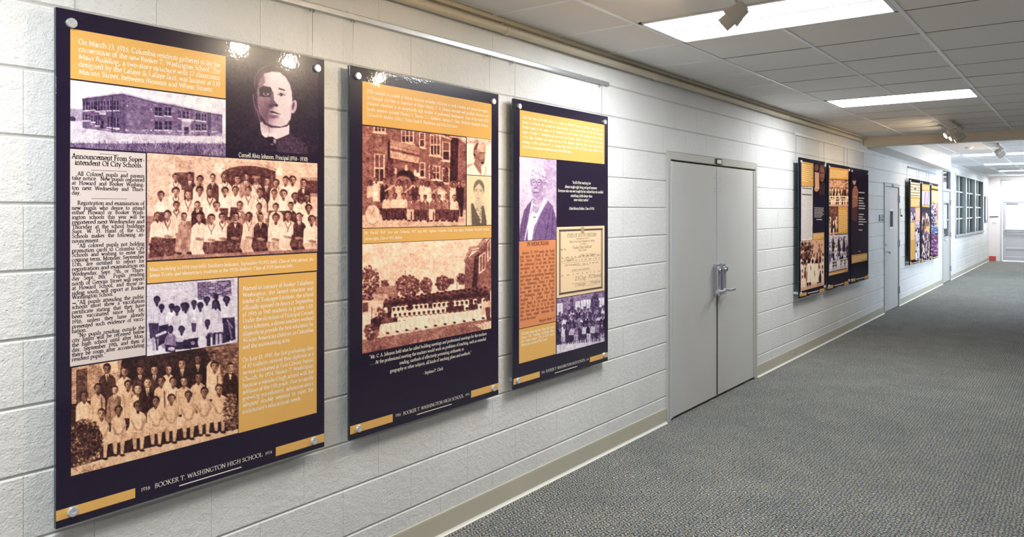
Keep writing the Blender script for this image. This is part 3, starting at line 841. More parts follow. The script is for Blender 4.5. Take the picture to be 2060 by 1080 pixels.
# ------------------------------------------------------------------ lettering: a small broad-pen serif alphabet
XH, CAP = 0.43, 0.65
O_ = ('a', .23, .215, .165, .205, 0, 360)
GLYPH = {
 'a': (.41, [('a', .185, .30, .105, .13, 150, 0), ('v', .29, .05, .31, ''), ('a', .18, .125, .115, .125, 60, 320), ('p', .29, .06, .33, .0, .39, .05)]),
 'b': (.48, [('v', .09, .02, .72, 'f'), ('a', .25, .215, .165, .205, 150, -150)]),
 'c': (.40, [('a', .23, .215, .17, .21, 45, 320)]),
 'd': (.49, [('a', .22, .215, .165, .205, 30, 330), ('v', .38, .03, .72, 'f'), ('p', .38, .03, .46, .03)]),
 'e': (.42, [('a', .22, .215, .165, .205, 0, 318), ('h', .06, .38, .235)]),
 'f': (.29, [('v', .13, 0, .58, 'B'), ('a', .25, .58, .12, .13, 180, 50), ('h', .03, .26, .41)]),
 'g': (.44, [('a', .2, .29, .125, .135, 0, 360), ('a', .21, -.09, .17, .12, 0, 360), ('p', .11, .17, .09, .09, .16, .04, .3, .02), ('p', .3, .37, .41, .41)]),
 'h': (.49, [('v', .09, 0, .72, 'fB'), ('a', .24, .27, .14, .15, 170, 0), ('v', .38, 0, .28, 'B')]),
 'i': (.24, [('v', .12, 0, .43, 'fB'), ('o', .12, .60, .045)]),
 'j': (.23, [('v', .13, -.12, .43, 'f'), ('a', .04, -.12, .09, .11, 0, -110), ('o', .13, .60, .045)]),
 'k': (.47, [('v', .09, 0, .72, 'fB'), ('p', .36, .42, .12, .19), ('p', .18, .25, .42, 0), ('h', .28, .43, .42), ('h', .34, .48, .012)]),
 'l': (.24, [('v', .12, 0, .72, 'fB')]),
 'm': (.72, [('v', .09, 0, .43, 'fB'), ('a', .22, .27, .125, .15, 170, 0), ('v', .345, 0, .28, 'B'), ('a', .475, .27, .125, .15, 170, 0), ('v', .60, 0, .28, 'B')]),
 'n': (.49, [('v', .09, 0, .43, 'fB'), ('a', .24, .27, .14, .15, 170, 0), ('v', .38, 0, .28, 'B')]),
 'o': (.46, [O_]),
 'p': (.48, [('v', .1, -.24, .43, 'fB'), ('a', .26, .215, .165, .205, 150, -150)]),
 'q': (.47, [('a', .22, .215, .165, .205, 30, 330), ('v', .37, -.24, .42, 'B')]),
 'r': (.33, [('v', .1, 0, .43, 'fB'), ('a', .24, .30, .13, .12, 165, 70), ('o', .295, .385, .04)]),
 's': (.34, [('p', .27, .34, .20, .415, .12, .40, .08, .33, .12, .26, .21, .20, .27, .13, .23, .03, .13, .01, .06, .09)]),
 't': (.29, [('v', .13, .07, .54, ''), ('h', .03, .26, .415), ('a', .21, .08, .08, .07, 180, 310)]),
 'u': (.49, [('v', .09, .12, .43, 'f'), ('a', .22, .13, .13, .12, 180, 340), ('v', .37, .02, .43, 'f'), ('p', .37, .03, .45, .02)]),
 'v': (.42, [('p', .06, .43, .21, 0), ('p', .21, 0, .36, .43), ('h', .0, .13, .42), ('h', .29, .42, .42)]),
 'w': (.63, [('p', .06, .43, .19, 0), ('p', .19, 0, .32, .42), ('p', .31, .42, .44, 0), ('p', .44, 0, .57, .43), ('h', .0, .13, .42), ('h', .5, .63, .42)]),
 'x': (.42, [('p', .06, .43, .36, 0), ('p', .35, .43, .07, 0), ('h', .0, .14, .42), ('h', .28, .42, .42), ('h', .0, .14, .012), ('h', .28, .42, .012)]),
 'y': (.42, [('p', .06, .43, .21, .03), ('p', .37, .43, .21, .02, .12, -.18, .03, -.21), ('h', .0, .13, .42), ('h', .30, .43, .42)]),
 'z': (.40, [('h', .05, .35, .41), ('p', .34, .40, .06, .03), ('h', .05, .37, .02), ('p', .06, .41, .05, .34), ('p', .36, .02, .38, .09)]),
 'A': (.60, [('p', .06, 0, .29, .66), ('p', .29, .66, .53, 0), ('h', .14, .42, .22), ('h', .0, .15, .012), ('h', .42, .62, .012)]),
 'B': (.52, [('v', .13, 0, .65, 'BT'), ('h', .13, .25, .63), ('a', .24, .49, .15, .145, 90, -90), ('h', .13, .26, .345), ('a', .25, .18, .19, .165, 90, -90), ('h', .13, .26, .015)]),
 'C': (.62, [('a', .34, .325, .28, .325, 42, 318), ('v', .55, .46, .60, '')]),
 'D': (.67, [('v', .13, 0, .65, 'BT'), ('h', .1, .28, .635), ('a', .27, .325, .33, .31, 90, -90), ('h', .1, .28, .015)]),
 'E': (.52, [('v', .13, 0, .65, 'BT'), ('h', .13, .44, .635), ('h', .13, .36, .34), ('h', .13, .46, .015), ('p', .43, .63, .44, .53), ('p', .45, .02, .48, .13), ('p', .36, .29, .36, .39)]),
 'F': (.48, [('v', .13, 0, .65, 'BT'), ('h', .13, .44, .635), ('h', .13, .36, .34), ('p', .43, .63, .44, .53), ('p', .36, .29, .36, .39)]),
 'G': (.68, [('a', .34, .325, .28, .325, 42, 300), ('v', .53, .04, .28, 'T')]),
 'H': (.70, [('v', .13, 0, .65, 'BT'), ('v', .56, 0, .65, 'BT'), ('h', .13, .56, .34)]),
 'I': (.28, [('v', .14, 0, .65, 'BT')]),
 'J': (.30, [('v', .16, -.02, .65, 'T'), ('a', .05, -.02, .11, .13, 0, -90)]),
 'K': (.62, [('v', .13, 0, .65, 'BT'), ('p', .48, .64, .16, .33), ('p', .22, .38, .56, 0), ('h', .4, .58, .635), ('h', .47, .65, .012)]),
 'L': (.52, [('v', .13, 0, .65, 'BT'), ('h', .13, .47, .015), ('p', .46, .02, .50, .16)]),
 'M': (.82, [('p', .13, 0, .16, .65), ('p', .17, .64, .41, .02), ('p', .41, .02, .66, .64), ('v', .68, 0, .65, 'B'), ('h', .05, .2, .012), ('h', .07, .2, .635), ('h', .64, .77, .635)]),
 'N': (.70, [('p', .13, 0, .13, .65), ('p', .14, .64, .56, .02), ('p', .57, 0, .57, .65), ('h', .05, .22, .012), ('h', .02, .16, .635), ('h', .48, .66, .635)]),
 'O': (.68, [('a', .34, .325, .29, .325, 0, 360)]),
 'P': (.50, [('v', .13, 0, .65, 'BT'), ('h', .13, .26, .63), ('a', .25, .47, .17, .17, 90, -90), ('h', .13, .26, .30)]),
 'Q': (.68, [('a', .34, .325, .29, .325, 0, 360), ('p', .36, .03, .5, -.12, .72, -.16)]),
 'R': (.58, [('v', .13, 0, .65, 'BT'), ('h', .13, .26, .63), ('a', .25, .48, .16, .16, 90, -90), ('h', .13, .26, .32), ('p', .25, .32, .52, 0), ('h', .46, .60, .012)]),
 'S': (.46, [('p', .38, .52, .33, .61, .22, .64, .11, .59, .09, .48, .16, .39, .28, .31, .38, .22, .37, .09, .26, .02, .14, .03, .07, .14)]),
 'T': (.58, [('v', .29, 0, .65, 'B'), ('h', .04, .54, .635), ('p', .05, .63, .03, .50), ('p', .53, .63, .55, .50)]),
 'U': (.68, [('v', .14, .22, .65, 'T'), ('a', .34, .22, .20, .21, 180, 360), ('p', .54, .22, .54, .65), ('h', .46, .62, .635)]),
 'V': (.60, [('p', .07, .65, .31, 0), ('p', .31, 0, .54, .65), ('h', .0, .17, .635), ('h', .45, .61, .635)]),
 'W': (.86, [('p', .07, .65, .26, 0), ('p', .26, 0, .44, .62), ('p', .42, .65, .62, 0), ('p', .62, 0, .80, .65), ('h', .0, .16, .635), ('h', .71, .87, .635)]),
 'X': (.60, [('p', .08, .65, .52, 0), ('p', .51, .65, .08, 0), ('h', .01, .17, .635), ('h', .42, .59, .635), ('h', .01, .17, .012), ('h', .43, .61, .012)]),
 'Y': (.56, [('p', .06, .65, .27, .31), ('p', .5, .65, .28, .31), ('v', .28, 0, .32, 'B'), ('h', .0, .15, .635), ('h', .42, .57, .635)]),
 'Z': (.55, [('h', .06, .48, .635), ('p', .48, .63, .06, .02), ('h', .05, .51, .015), ('p', .07, .63, .06, .52), ('p', .50, .02, .52, .13)]),
 '0': (.48, [('a', .24, .31, .18, .31, 0, 360)]),
 '1': (.36, [('v', .19, 0, .62, 'B'), ('p', .19, .60, .08, .53)]),
 '2': (.46, [('p', .09, .48, .13, .58, .23, .62, .33, .57, .35, .45, .28, .31, .08, .03), ('h', .07, .40, .03)]),
 '3': (.44, [('p', .09, .54, .2, .62, .31, .57, .33, .47, .27, .37, .17, .34), ('p', .17, .34, .3, .31, .36, .19, .31, .06, .19, .0, .07, .04)]),
 '4': (.47, [('v', .32, 0, .62, 'B'), ('p', .32, .61, .05, .2), ('h', .04, .44, .19)]),
 '5': (.44, [('h', .13, .38, .60), ('p', .14, .6, .11, .34, .24, .38, .35, .3, .36, .16, .27, .03, .15, 0, .06, .04)]),
 '6': (.47, [('a', .24, .19, .165, .19, 0, 360), ('p', .35, .61, .2, .52, .09, .36, .075, .2)]),
 '7': (.44, [('h', .06, .40, .60), ('p', .40, .60, .17, 0), ('p', .07, .6, .05, .5)]),
 '8': (.47, [('a', .235, .47, .13, .145, 0, 360), ('a', .235, .165, .165, .165, 0, 360)]),
 '9': (.47, [('a', .235, .43, .165, .19, 0, 360), ('p', .40, .42, .38, .26, .27, .09, .12, .01)]),
 '.': (.22, [('o', .11, .035, .048)]), ',': (.22, [('o', .11, .035, .045), ('p', .14, .03, .08, -.11)]),
 ';': (.24, [('o', .12, .35, .045), ('o', .12, .035, .045), ('p', .15, .03, .09, -.11)]), ':': (.24, [('o', .12, .35, .045), ('o', .12, .035, .045)]),
 '-': (.28, [('h', .05, .24, .21)]), '(': (.30, [('a', .36, .24, .24, .46, 130, 230)]), ')': (.30, [('a', -.06, .24, .24, .46, 50, -50)]),
 "'": (.20, [('o', .09, .63, .04), ('p', .11, .62, .06, .5)]), '"': (.34, [('o', .09, .63, .04), ('p', .11, .62, .06, .5), ('o', .22, .63, .04), ('p', .24, .62, .19, .5)]),
 '&': (.74, [('p', .62, .36, .5, .12, .34, .01, .17, .02, .08, .14, .14, .28, .3, .38, .38, .5, .33, .62, .23, .6, .2, .48, .3, .3, .5, .08, .68, .02)]),
}
SPACE = 0.24
_gc = {}
def glyph_geo(ch, W, thin, slant):
    key = (ch, W, thin, slant)
    if key in _gc: return _gc[key]
    w, prims = GLYPH.get(ch, GLYPH['-'])
    vs, fs = [], []
    nib = math.radians(28)
    def ribbon(pts, fixed=None):
        pts = [np.array(p, float) for p in pts]
        k0 = len(vs)
        n = len(pts)
        closed = n > 3 and np.allclose(pts[0], pts[-1])
        for i, p in enumerate(pts):
            a = pts[i - 1] if i else (pts[-2] if closed else p)
            b = pts[i + 1] if i < n - 1 else (pts[1] if closed else p)
            d = b - a
            d = d / (np.linalg.norm(d) + 1e-9)
            nr = np.array((-d[1], d[0]))
            h = fixed if fixed else 0.5 * max(thin, W * abs(math.sin(math.atan2(d[1], d[0]) - nib)) ** 0.9)
            vs.append(tuple(p + nr * h)); vs.append(tuple(p - nr * h))
        for i in range(n - 1):
            a = k0 + 2 * i
            fs.append((a + 1, a + 3, a + 2, a))
    for q in prims:
        if q[0] == 'p':
            ribbon([(q[i], q[i + 1]) for i in range(1, len(q), 2)])
        elif q[0] == 'a':
            _, cx, cy, rx, ry, a0, a1 = q
            n = max(4, int(abs(a1 - a0) / 26))
            ribbon([(cx + rx * math.cos(math.radians(a0 + (a1 - a0) * i / n)), cy + ry * math.sin(math.radians(a0 + (a1 - a0) * i / n))) for i in range(n + 1)])
        elif q[0] == 'h':
            ribbon([(q[1], q[3]), (q[2], q[3])], thin * 0.62)
        elif q[0] == 'o':
            k0 = len(vs); r = q[3] * (0.6 + W / 0.19)
            vs += [(q[1] + r * math.cos(a * math.pi / 3), q[2] + r * math.sin(a * math.pi / 3)) for a in range(6)]
            fs.append(tuple(k0 + i for i in range(6)))
        elif q[0] == 'v':
            _, x, ya, yb, fl = q
            ribbon([(x, ya), (x, yb)], W * 0.47)
            if 'B' in fl: ribbon([(x - W * 0.5 - .055, ya + .012), (x + W * 0.5 + .055, ya + .012)], thin * 0.55)
            if 'T' in fl: ribbon([(x - W * 0.5 - .055, yb - .012), (x + W * 0.5 + .055, yb - .012)], thin * 0.55)
            if 'f' in fl:
                k0 = len(vs)
                vs += [(x - W * .45 - .06, yb - .07), (x, yb - .09), (x + W * .47, yb), (x - W * .2, yb - .012)]
                fs.append((k0, k0 + 1, k0 + 2, k0 + 3))
    v = np.array(vs)
    v[:, 0] += slant * v[:, 1]
    _gc[key] = (w, v, fs)
    return _gc[key]

class Text:
    """collects lines of lettering on one panel face"""
    def __init__(self, y, W=0.075, thin=0.032, slant=0.0):
        self.y, self.W, self.thin, self.slant = y, W, thin, slant
        self.v, self.f, self.n = [], [], 0
    def width(self, s):
        return sum(SPACE if c == ' ' else glyph_geo(c, self.W, self.thin, self.slant)[0] for c in s)
    def line(self, s, xa, xb, z, size, align='j', hs=None):
        """align: j = stretch spaces to fill, l / c / r = natural width (squeezed when too long)"""
        nat = self.width(s) * size
        avail = xb - xa
        k, gap = 0.9, SPACE * size
        nsp = s.count(' ')
        if hs: k = hs
        if align == 'j':
            glyphs = nat - nsp * gap
            if hs is None and nsp < 4: k = avail / nat
            if nsp >= 4 and avail - glyphs * k > nsp * gap * 0.62:
                gap = (avail - glyphs * k) / nsp
            else:
                k = avail / nat; gap *= k
            x = xa
        else:
            k = min(k, avail / nat); gap *= k
            wd = nat * k
            x = xa if align == 'l' else xb - wd if align == 'r' else (xa + xb - wd) / 2
        for c in s:
            if c == ' ':
                x += gap; continue
            w, v, fs = glyph_geo(c, self.W, self.thin, self.slant)
            self.v.append(np.column_stack((x + v[:, 0] * size * k, np.full(len(v), self.y), z + v[:, 1] * size)))
            self.f += [tuple(i + self.n for i in q) for q in fs]
            self.n += len(v)
            x += w * size * k
    def bar(self, xa, xb, z0, z1):
        self.v.append(np.array([(xa, self.y, z0), (xb, self.y, z0), (xb, self.y, z1), (xa, self.y, z1)]))
        self.f.append((self.n, self.n + 1, self.n + 2, self.n + 3)); self.n += 4
    def build(self, name, material, parent):
        me = bpy.data.meshes.new(name)
        me.from_pydata(np.concatenate(self.v).tolist(), [], self.f)
        me.materials.append(material)
        o = bpy.data.objects.new(name, me)
        COL.objects.link(o)
        put(o, parent)
        return o

# ------------------------------------------------------------------ printed pictures: a small painting kit
class Canvas:
    """grey-scale drawing surface covering a box of the print; coordinates follow the chosen frame"""
    def __init__(self, x0, y0, x1, y1, ss=1.6, base=0.8):
        self.x0, self.y0, self.ss = x0, y0, ss
        self.w, self.h = int((x1 - x0) * ss) + 2, int((y1 - y0) * ss) + 2
        self.a = np.full((self.h, self.w), float(base))
        self.frame(0, 0, 1.0)
    def frame(self, ox, oy, sc):
        self.ox, self.oy, self.sc = ox, oy, sc
        return self
    def P(self, x, y):
        return ((self.ox + x / self.sc - self.x0) * self.ss, (self.oy + y / self.sc - self.y0) * self.ss)
    def K(self, d):
        return d / self.sc * self.ss
    def _win(self, xa, xb, ya, yb):
        xa, ya = max(0, int(math.floor(xa))), max(0, int(math.floor(ya)))
        xb, yb = min(self.w, int(math.ceil(xb)) + 1), min(self.h, int(math.ceil(yb)) + 1)
        if xb <= xa or yb <= ya: return None
        yy, xx = np.mgrid[ya:yb, xa:xb]
        return slice(ya, yb), slice(xa, xb), xx + 0.5, yy + 0.5
    def _mix(self, sy, sx, m, val):
        self.a[sy, sx] = self.a[sy, sx] * (1 - m) + val * m
    def ell(self, x, y, rx, ry, val, al=1.0, rot=0, soft=0.7):
        cx, cy = self.P(x, y); rx, ry = max(0.4, self.K(rx)), max(0.4, self.K(ry))
        R = max(rx, ry) + 2 + soft
        w = self._win(cx - R, cx + R, cy - R, cy + R)
        if not w: return
        sy, sx, xx, yy = w
        dx, dy = xx - cx, yy - cy
        if rot:
            c, s = math.cos(math.radians(rot)), math.sin(math.radians(rot))
            dx, dy = dx * c + dy * s, -dx * s + dy * c
        d = (np.sqrt((dx / rx) ** 2 + (dy / ry) ** 2) - 1) * min(rx, ry)
        self._mix(sy, sx, al * np.clip(0.5 - d / (2 * soft), 0, 1), val)
    def poly(self, pts, val, al=1.0):
        p = [self.P(*q) for q in pts]
        xs, ys = [q[0] for q in p], [q[1] for q in p]
        w = self._win(min(xs) - 1, max(xs) + 1, min(ys) - 1, max(ys) + 1)
        if not w: return
        sy, sx, xx, yy = w
        acc = np.zeros(xx.shape)
        for ox, oy in ((-.25, -.25), (.25, -.25), (-.25, .25), (.25, .25)):
            ins = np.zeros(xx.shape, bool)
            X, Y = xx + ox, yy + oy
            for i in range(len(p)):
                (x1, y1), (x2, y2) = p[i - 1], p[i]
                if y1 == y2: continue
                c = ((y1 > Y) != (y2 > Y)) & (X < (x2 - x1) * (Y - y1) / (y2 - y1) + x1)
                ins ^= c
            acc += ins
        self._mix(sy, sx, al * acc / 4, val)
    def line(self, pts, wd, val, al=1.0):
        p = [self.P(*q) for q in pts]
        r = max(0.35, self.K(wd) / 2)
        for (x1, y1), (x2, y2) in zip(p[:-1], p[1:]):
            w = self._win(min(x1, x2) - r - 2, max(x1, x2) + r + 2, min(y1, y2) - r - 2, max(y1, y2) + r + 2)
            if not w: continue
            sy, sx, xx, yy = w
            dx, dy = x2 - x1, y2 - y1
            t = np.clip(((xx - x1) * dx + (yy - y1) * dy) / (dx * dx + dy * dy + 1e-9), 0, 1)
            d = np.hypot(xx - x1 - t * dx, yy - y1 - t * dy) - r
            self._mix(sy, sx, al * np.clip(0.5 - d, 0, 1), val)
    def speckle(self, pts, val0, val1, size, n, seed=1):
        """leaf-like dabs inside a polygon's box"""
        r = np.random.default_rng(seed)
        xs, ys = [q[0] for q in pts], [q[1] for q in pts]
        cx, cy, rx, ry = (min(xs) + max(xs)) / 2, (min(ys) + max(ys)) / 2, (max(xs) - min(xs)) / 2, (max(ys) - min(ys)) / 2
        for _ in range(n):
            a, q = r.uniform(0, 2 * math.pi), math.sqrt(r.uniform(0, 1))
            self.ell(cx + rx * q * math.cos(a), cy + ry * q * math.sin(a), size * r.uniform(.5, 1.3), size * r.uniform(.4, 1), r.uniform(val0, val1), r.uniform(.5, 1), r.uniform(0, 180))
    def bricks(self, quad, rows, cols, val, line_val, amp=0.08, seed=3, al=0.6):
        """quad: corners tl tr br bl"""
        r = np.random.default_rng(seed)
        q = [np.array(v, float) for v in quad]
        f = lambda u, v: (q[0] * (1 - u) + q[1] * u) * (1 - v) + (q[3] * (1 - u) + q[2] * u) * v
        self.poly([tuple(v) for v in q], val)
        for i in range(rows):
            v0, v1 = i / rows, (i + 0.78) / rows
            for j in range(-1, cols):
                u0 = (j + 0.5 * (i % 2)) / cols; u1 = u0 + 0.9 / cols
                u0, u1 = max(0, u0), min(1, u1)
                if u1 <= u0 or r.uniform() < 0.15: continue
                self.poly([tuple(f(u0, v0)), tuple(f(u1, v0)), tuple(f(u1, v1)), tuple(f(u0, v1))], line_val + r.uniform(-amp, amp), al)
    def finish(self, grain=0.03, blur=1, seed=5):
        r = np.random.default_rng(seed)
        for _ in range(blur):
            b = self.a.copy()
            b[1:-1, 1:-1] = (self.a[1:-1, 1:-1] * 4 + self.a[:-2, 1:-1] + self.a[2:, 1:-1] + self.a[1:-1, :-2] + self.a[1:-1, 2:]) / 8
            self.a = b
        # print unevenness: blotches at a few sizes, then fine grain
        for step, amp in ((3, grain * 1.6), (7, grain * 1.5), (24, grain * 1.2)):
            hh, ww = self.h // step + 2, self.w // step + 2
            g = r.normal(0, 1, (hh, ww))
            yy, xx = np.mgrid[0:self.h, 0:self.w] / float(step)
            i, j = xx.astype(int), yy.astype(int); fx, fy = xx - i, yy - j
            n = (g[j, i] * (1 - fx) + g[j, i + 1] * fx) * (1 - fy) + (g[j + 1, i] * (1 - fx) + g[j + 1, i + 1] * fx) * fy
            self.a += amp * n
        self.a += r.normal(0, grain, self.a.shape)
        self.a = np.clip(self.a, 0, 1)
        return self
    def sample(self, px, py):
        x = np.clip((px - self.x0) * self.ss - 0.5, 0, self.w - 1.001); y = np.clip((py - self.y0) * self.ss - 0.5, 0, self.h - 1.001)
        i, j = x.astype(int), y.astype(int); fx, fy = x - i, y - j
        j1, i1 = np.minimum(j + 1, self.h - 1), np.minimum(i + 1, self.w - 1)
        return (self.a[j, i] * (1 - fx) + self.a[j, i1] * fx) * (1 - fy) + (self.a[j1, i] * (1 - fx) + self.a[j1, i1] * fx) * fy

    # ---- people
    def person(self, x, y, s, style='w', skin=0.36, bottom=None, sw=1.0, hair=0.10, seat=False, lean=0):
        """x, y = middle of the face, s = head height"""
        r = RNG
        s = s * r.uniform(0.92, 1.06)
        x = x + r.uniform(-.06, .06) * s
        hw = s * r.uniform(0.34, 0.39)
        top = y + s * r.uniform(0.54, 0.62)
        bot = bottom if bottom is not None else y + s * 2.7
        sl, sr = s * .86 * sw * r.uniform(.88, 1.1), s * .86 * sw * r.uniform(.88, 1.1)
        dl, dr = s * r.uniform(.16, .30), s * r.uniform(.16, .30)
        lean = lean + r.uniform(-.12, .12) * s
        bw = {'w': 0.88, 's': 0.86, 'd': 0.16, 'g': 0.48, 'p': 0.80, 'k': 0.10}[style]
        bw += r.uniform(-0.07, 0.06)
        lit = bw > .4
        body = [(x - s * .17, top - s * .06), (x + s * .17, top - s * .06), (x + sr * .72, top + dr), (x + sr * .96, top + dr + s * .34), (x + sr * 1.05 + lean, bot), (x - sl * 1.05 + lean, bot), (x - sl * .96, top + dl + s * .34), (x - sl * .72, top + dl)]
        self.poly([(px + s * .06, py + s * .02) for px, py in body], max(0, bw - 0.45), 0.45)
        self.poly(body, bw)
        # shaded side, sleeves, folds
        self.poly([(x + sr * .30, top + s * .12), (x + sr * .72, top + dr), (x + sr * .96, top + dr + s * .34), (x + sr * 1.05 + lean, bot), (x + sr * .45 + lean, bot)], bw - (0.16 if lit else 0.06), .55)
        for e, q in ((-1, sl), (1, sr)):
            k = r.uniform(.52, .68)
            self.line([(x + e * q * (k + .1), top + s * .5), (x + e * q * k + lean * .4, top + s * r.uniform(1.2, 1.5)), (x + e * q * r.uniform(.4, .8) + lean, bot - s * .1)], s * .06, bw - (0.30 if lit else -0.12), .65)
        for _ in range(7):
            fx = x + r.uniform(-.75, .75) * sl; fy = top + s * r.uniform(.4, 1.6)
            self.line([(fx, fy), (fx + r.uniform(-.2, .2) * s, fy + s * r.uniform(.2, .8))], s * r.uniform(.03, .08), bw + ((-0.22, -.12, .10)[r.integers(0, 3)] if lit else (0.14, .08, -.06)[r.integers(0, 3)]), .5)
        # neck
        self.poly([(x - s * .15, y + s * .25), (x + s * .15, y + s * .25), (x + s * .18, top + s * .10), (x, top + s * .30), (x - s * .18, top + s * .10)], skin * 0.66)
        if style in 'dgk':
            self.poly([(x - s * .20, top - s * .04), (x + s * .20, top - s * .04), (x + s * .03, top + s * r.uniform(.55, .8)), (x - s * .03, top + s * .7)], 0.86)
            if r.uniform() < .35: self.line([(x - s * .13, top + s * .08), (x + s * .13, top + s * .12)], s * .12, .1)
            else: self.line([(x, top + s * .06), (x + r.uniform(-.04, .04) * s, top + s * .6)], s * .09, r.uniform(.1, .35))
            for e in (-1, 1):
                self.line([(x + e * s * .25, top), (x + e * s * .06, top + s * .8)], s * .06, bw + 0.12 if style != 'g' else bw - 0.2, .8)
        elif style == 's':
            dk = r.uniform(.24, .42); v = r.uniform(.75, 1.05)
            for e in (-1, 1):
                self.line([(x + e * s * .28, top + s * .02), (x + e * s * .34, top + s * .28), (x, top + s * v)], s * r.uniform(.10, .17), dk, .9)
            self.line([(x, top + s * v * .95), (x + r.uniform(-.08, .08) * s, top + s * (v + .3))], s * .12, dk, .9)
        elif style == 'p':
            self.line([(x - s * .5, top + s * 1.2), (x + s * .5, top + s * r.uniform(1.15, 1.3))], s * .06, 0.55, .5)
            self.line([(x - s * .2, top + s * .04), (x, top + s * .26), (x + s * .2, top + s * .04)], s * .05, .5, .6)
        # head: hair mass, face turned a little, soft features
        tx = r.uniform(-.22, .22) * hw
        full = style in 'wsp' and r.uniform() < .8
        if full:
            self.ell(x - hw * .55, y - s * .12, hw * .72, s * .34, hair); self.ell(x + hw * .55, y - s * .12, hw * .72, s * .34, hair)
        self.ell(x, y - s * .13, hw * (1.18 if full else 1.04), s * .46, hair)
        self.ell(x + tx * .3, y + s * .03, hw * .92, s * .44, skin)
        side = 1 if r.uniform() < .7 else -1
        self.ell(x - side * hw * .28 + tx * .5, y - s * .10, hw * .50, s * .20, min(1, skin * 1.45), .75, soft=1.4)
        self.ell(x - side * hw * .38, y + s * .16, hw * .30, s * .14, min(1, skin * 1.35), .6, soft=1.2)
        self.ell(x + side * hw * .58, y + s * .08, hw * .40, s * .36, skin * 0.6, .6, soft=1.6)
        hl = s * r.uniform(-.34, -.26)
        self.poly([(x - hw * 1.0, y - s * .14), (x - hw * .8, y - s * .44), (x, y - s * .57), (x + hw * .8, y - s * .44), (x + hw * 1.0, y - s * .14), (x + hw * .62, y + hl), (x + tx, y + hl - s * .04), (x - hw * .62, y + hl)], hair)
        if r.uniform() < .5: self.ell(x - hw * .3, y - s * .44, hw * .4, s * .06, min(.5, hair + .18), .6, soft=1.2)
        for e in (-1, 1):
            self.ell(x + e * hw * .40 + tx, y - s * .045, hw * .24, s * .060, skin * .34, .85, soft=.8)
            self.line([(x + e * hw * .60 + tx, y - s * .12), (x + e * hw * .20 + tx, y - s * .115)], s * .04, skin * .4, .6)
        self.ell(x + tx * 1.3 + side * hw * .1, y + s * .10, hw * .14, s * .05, skin * .5, .7, soft=.9)
        self.line([(x - hw * .24 + tx, y + s * .225), (x + hw * .24 + tx, y + s * .225)], s * .05, skin * .45, .75)
        self.ell(x + tx, y + s * .33, hw * .3, s * .06, min(1, skin * 1.15), .5, soft=1.0)
        self.ell(x, y + s * .45, hw * .5, s * .05, skin * .5, .6, soft=1.0)

def tone(v, kind):
    stops = {'sepia': [(0, (44, 14, 22)), (.2, (96, 52, 52)), (.42, (170, 116, 102)), (.66, (226, 182, 158)), (.85, (246, 220, 198)), (1, (252, 238, 222))],
             'brown': [(0, (30, 13, 18)), (.2, (76, 44, 40)), (.45, (150, 104, 82)), (.7, (224, 176, 138)), (.88, (246, 208, 172)), (1, (252, 224, 194))],
             'red': [(0, (40, 10, 20)), (.22, (94, 44, 48)), (.48, (168, 106, 94)), (.72, (232, 184, 156)), (.9, (250, 222, 194)), (1, (254, 236, 214))],
             'violet': [(0, (22, 12, 40)), (.25, (78, 58, 92)), (.5, (142, 116, 150)), (.75, (206, 192, 208)), (1, (244, 240, 242))],
             'mauve': [(0, (58, 34, 72)), (.25, (106, 76, 122)), (.5, (156, 124, 164)), (.75, (212, 194, 212)), (1, (244, 238, 242))],
             'night': [(0, (24, 14, 34)), (.25, (84, 58, 78)), (.5, (142, 108, 126)), (.75, (206, 182, 192)), (1, (236, 226, 228))],
             'paper': [(0, (40, 30, 34)), (.5, (150, 136, 130)), (1, (236, 224, 216))],
             'orange': [(0, (70, 30, 18)), (.5, (168, 100, 66)), (1, (222, 148, 104))],
             'cream': [(0, (80, 66, 58)), (.5, (168, 146, 122)), (1, (246, 218, 178))]}[kind]
    xs = [s[0] for s in stops]
    out = np.empty(v.shape + (3,))
    for c in range(3):
        q = np.interp(v, xs, [s[1][c] for s in stops]) / 255.0
        out[..., c] = np.where(q <= 0.04045, q / 12.92, ((q + 0.055) / 1.055) ** 2.4)
    return out
# ------------------------------------------------------------------ print materials: glossy laminated face with faint ripple
def laminate(name, color=None, attr=None, coat=1.0, spec=0.22):
    m = mat(name, color or (0.5, 0.5, 0.5, 1), 0.26, 0, spec)
    b = bsdf(m)
    b.inputs['Coat Weight'].default_value = coat
    b.inputs['Coat Roughness'].default_value = 0.03
    b.inputs['Coat IOR'].default_value = 1.48
    p = pos(m)
    n = noise(m, 85, 2, 0.5, p)
    n2 = noise(m, 14, 2, 0.5, p)
    bp = bump(m, n.outputs['Fac'], 0.022, 0.01)
    bp2 = bump(m, n2.outputs['Fac'], 0.012, 0.02, bp.outputs[0])
    L(m, bp2.outputs[0], b.inputs['Coat Normal'])
    if attr:
        a = N(m, 'ShaderNodeAttribute', attribute_name=attr)
        L(m, a.outputs['Color'], b.inputs['Base Color'])
    return m
PK = 1.10
M_BOARD = laminate('panel_black', srgb(30, 19, 44))
M_GOLD = laminate('panel_gold', srgb(220, 170, 94, PK))
M_INK = laminate('white_ink', srgb(246, 238, 222, PK))
M_DARKINK = laminate('dark_ink', srgb(44, 32, 36))
M_BROWNINK = laminate('brown_ink', srgb(104, 48, 28))
M_NEWS = laminate('newsprint', srgb(212, 199, 195, PK))
M_MEMO = laminate('memo_paper', srgb(212, 136, 92, PK))
M_CERT = laminate('certificate_paper', srgb(232, 202, 164, PK))
M_PHOTO = laminate('photo_print', attr='print')
M_BOARD_SATIN = laminate('panel_black_satin', srgb(24, 15, 38), None, 0.14, 0.0)
M_PHOTO_SATIN = laminate('photo_print_satin', None, 'print', 0.14, 0.0)
M_EDGE = mat('panel_edge', srgb(58, 92, 92), 0.2)

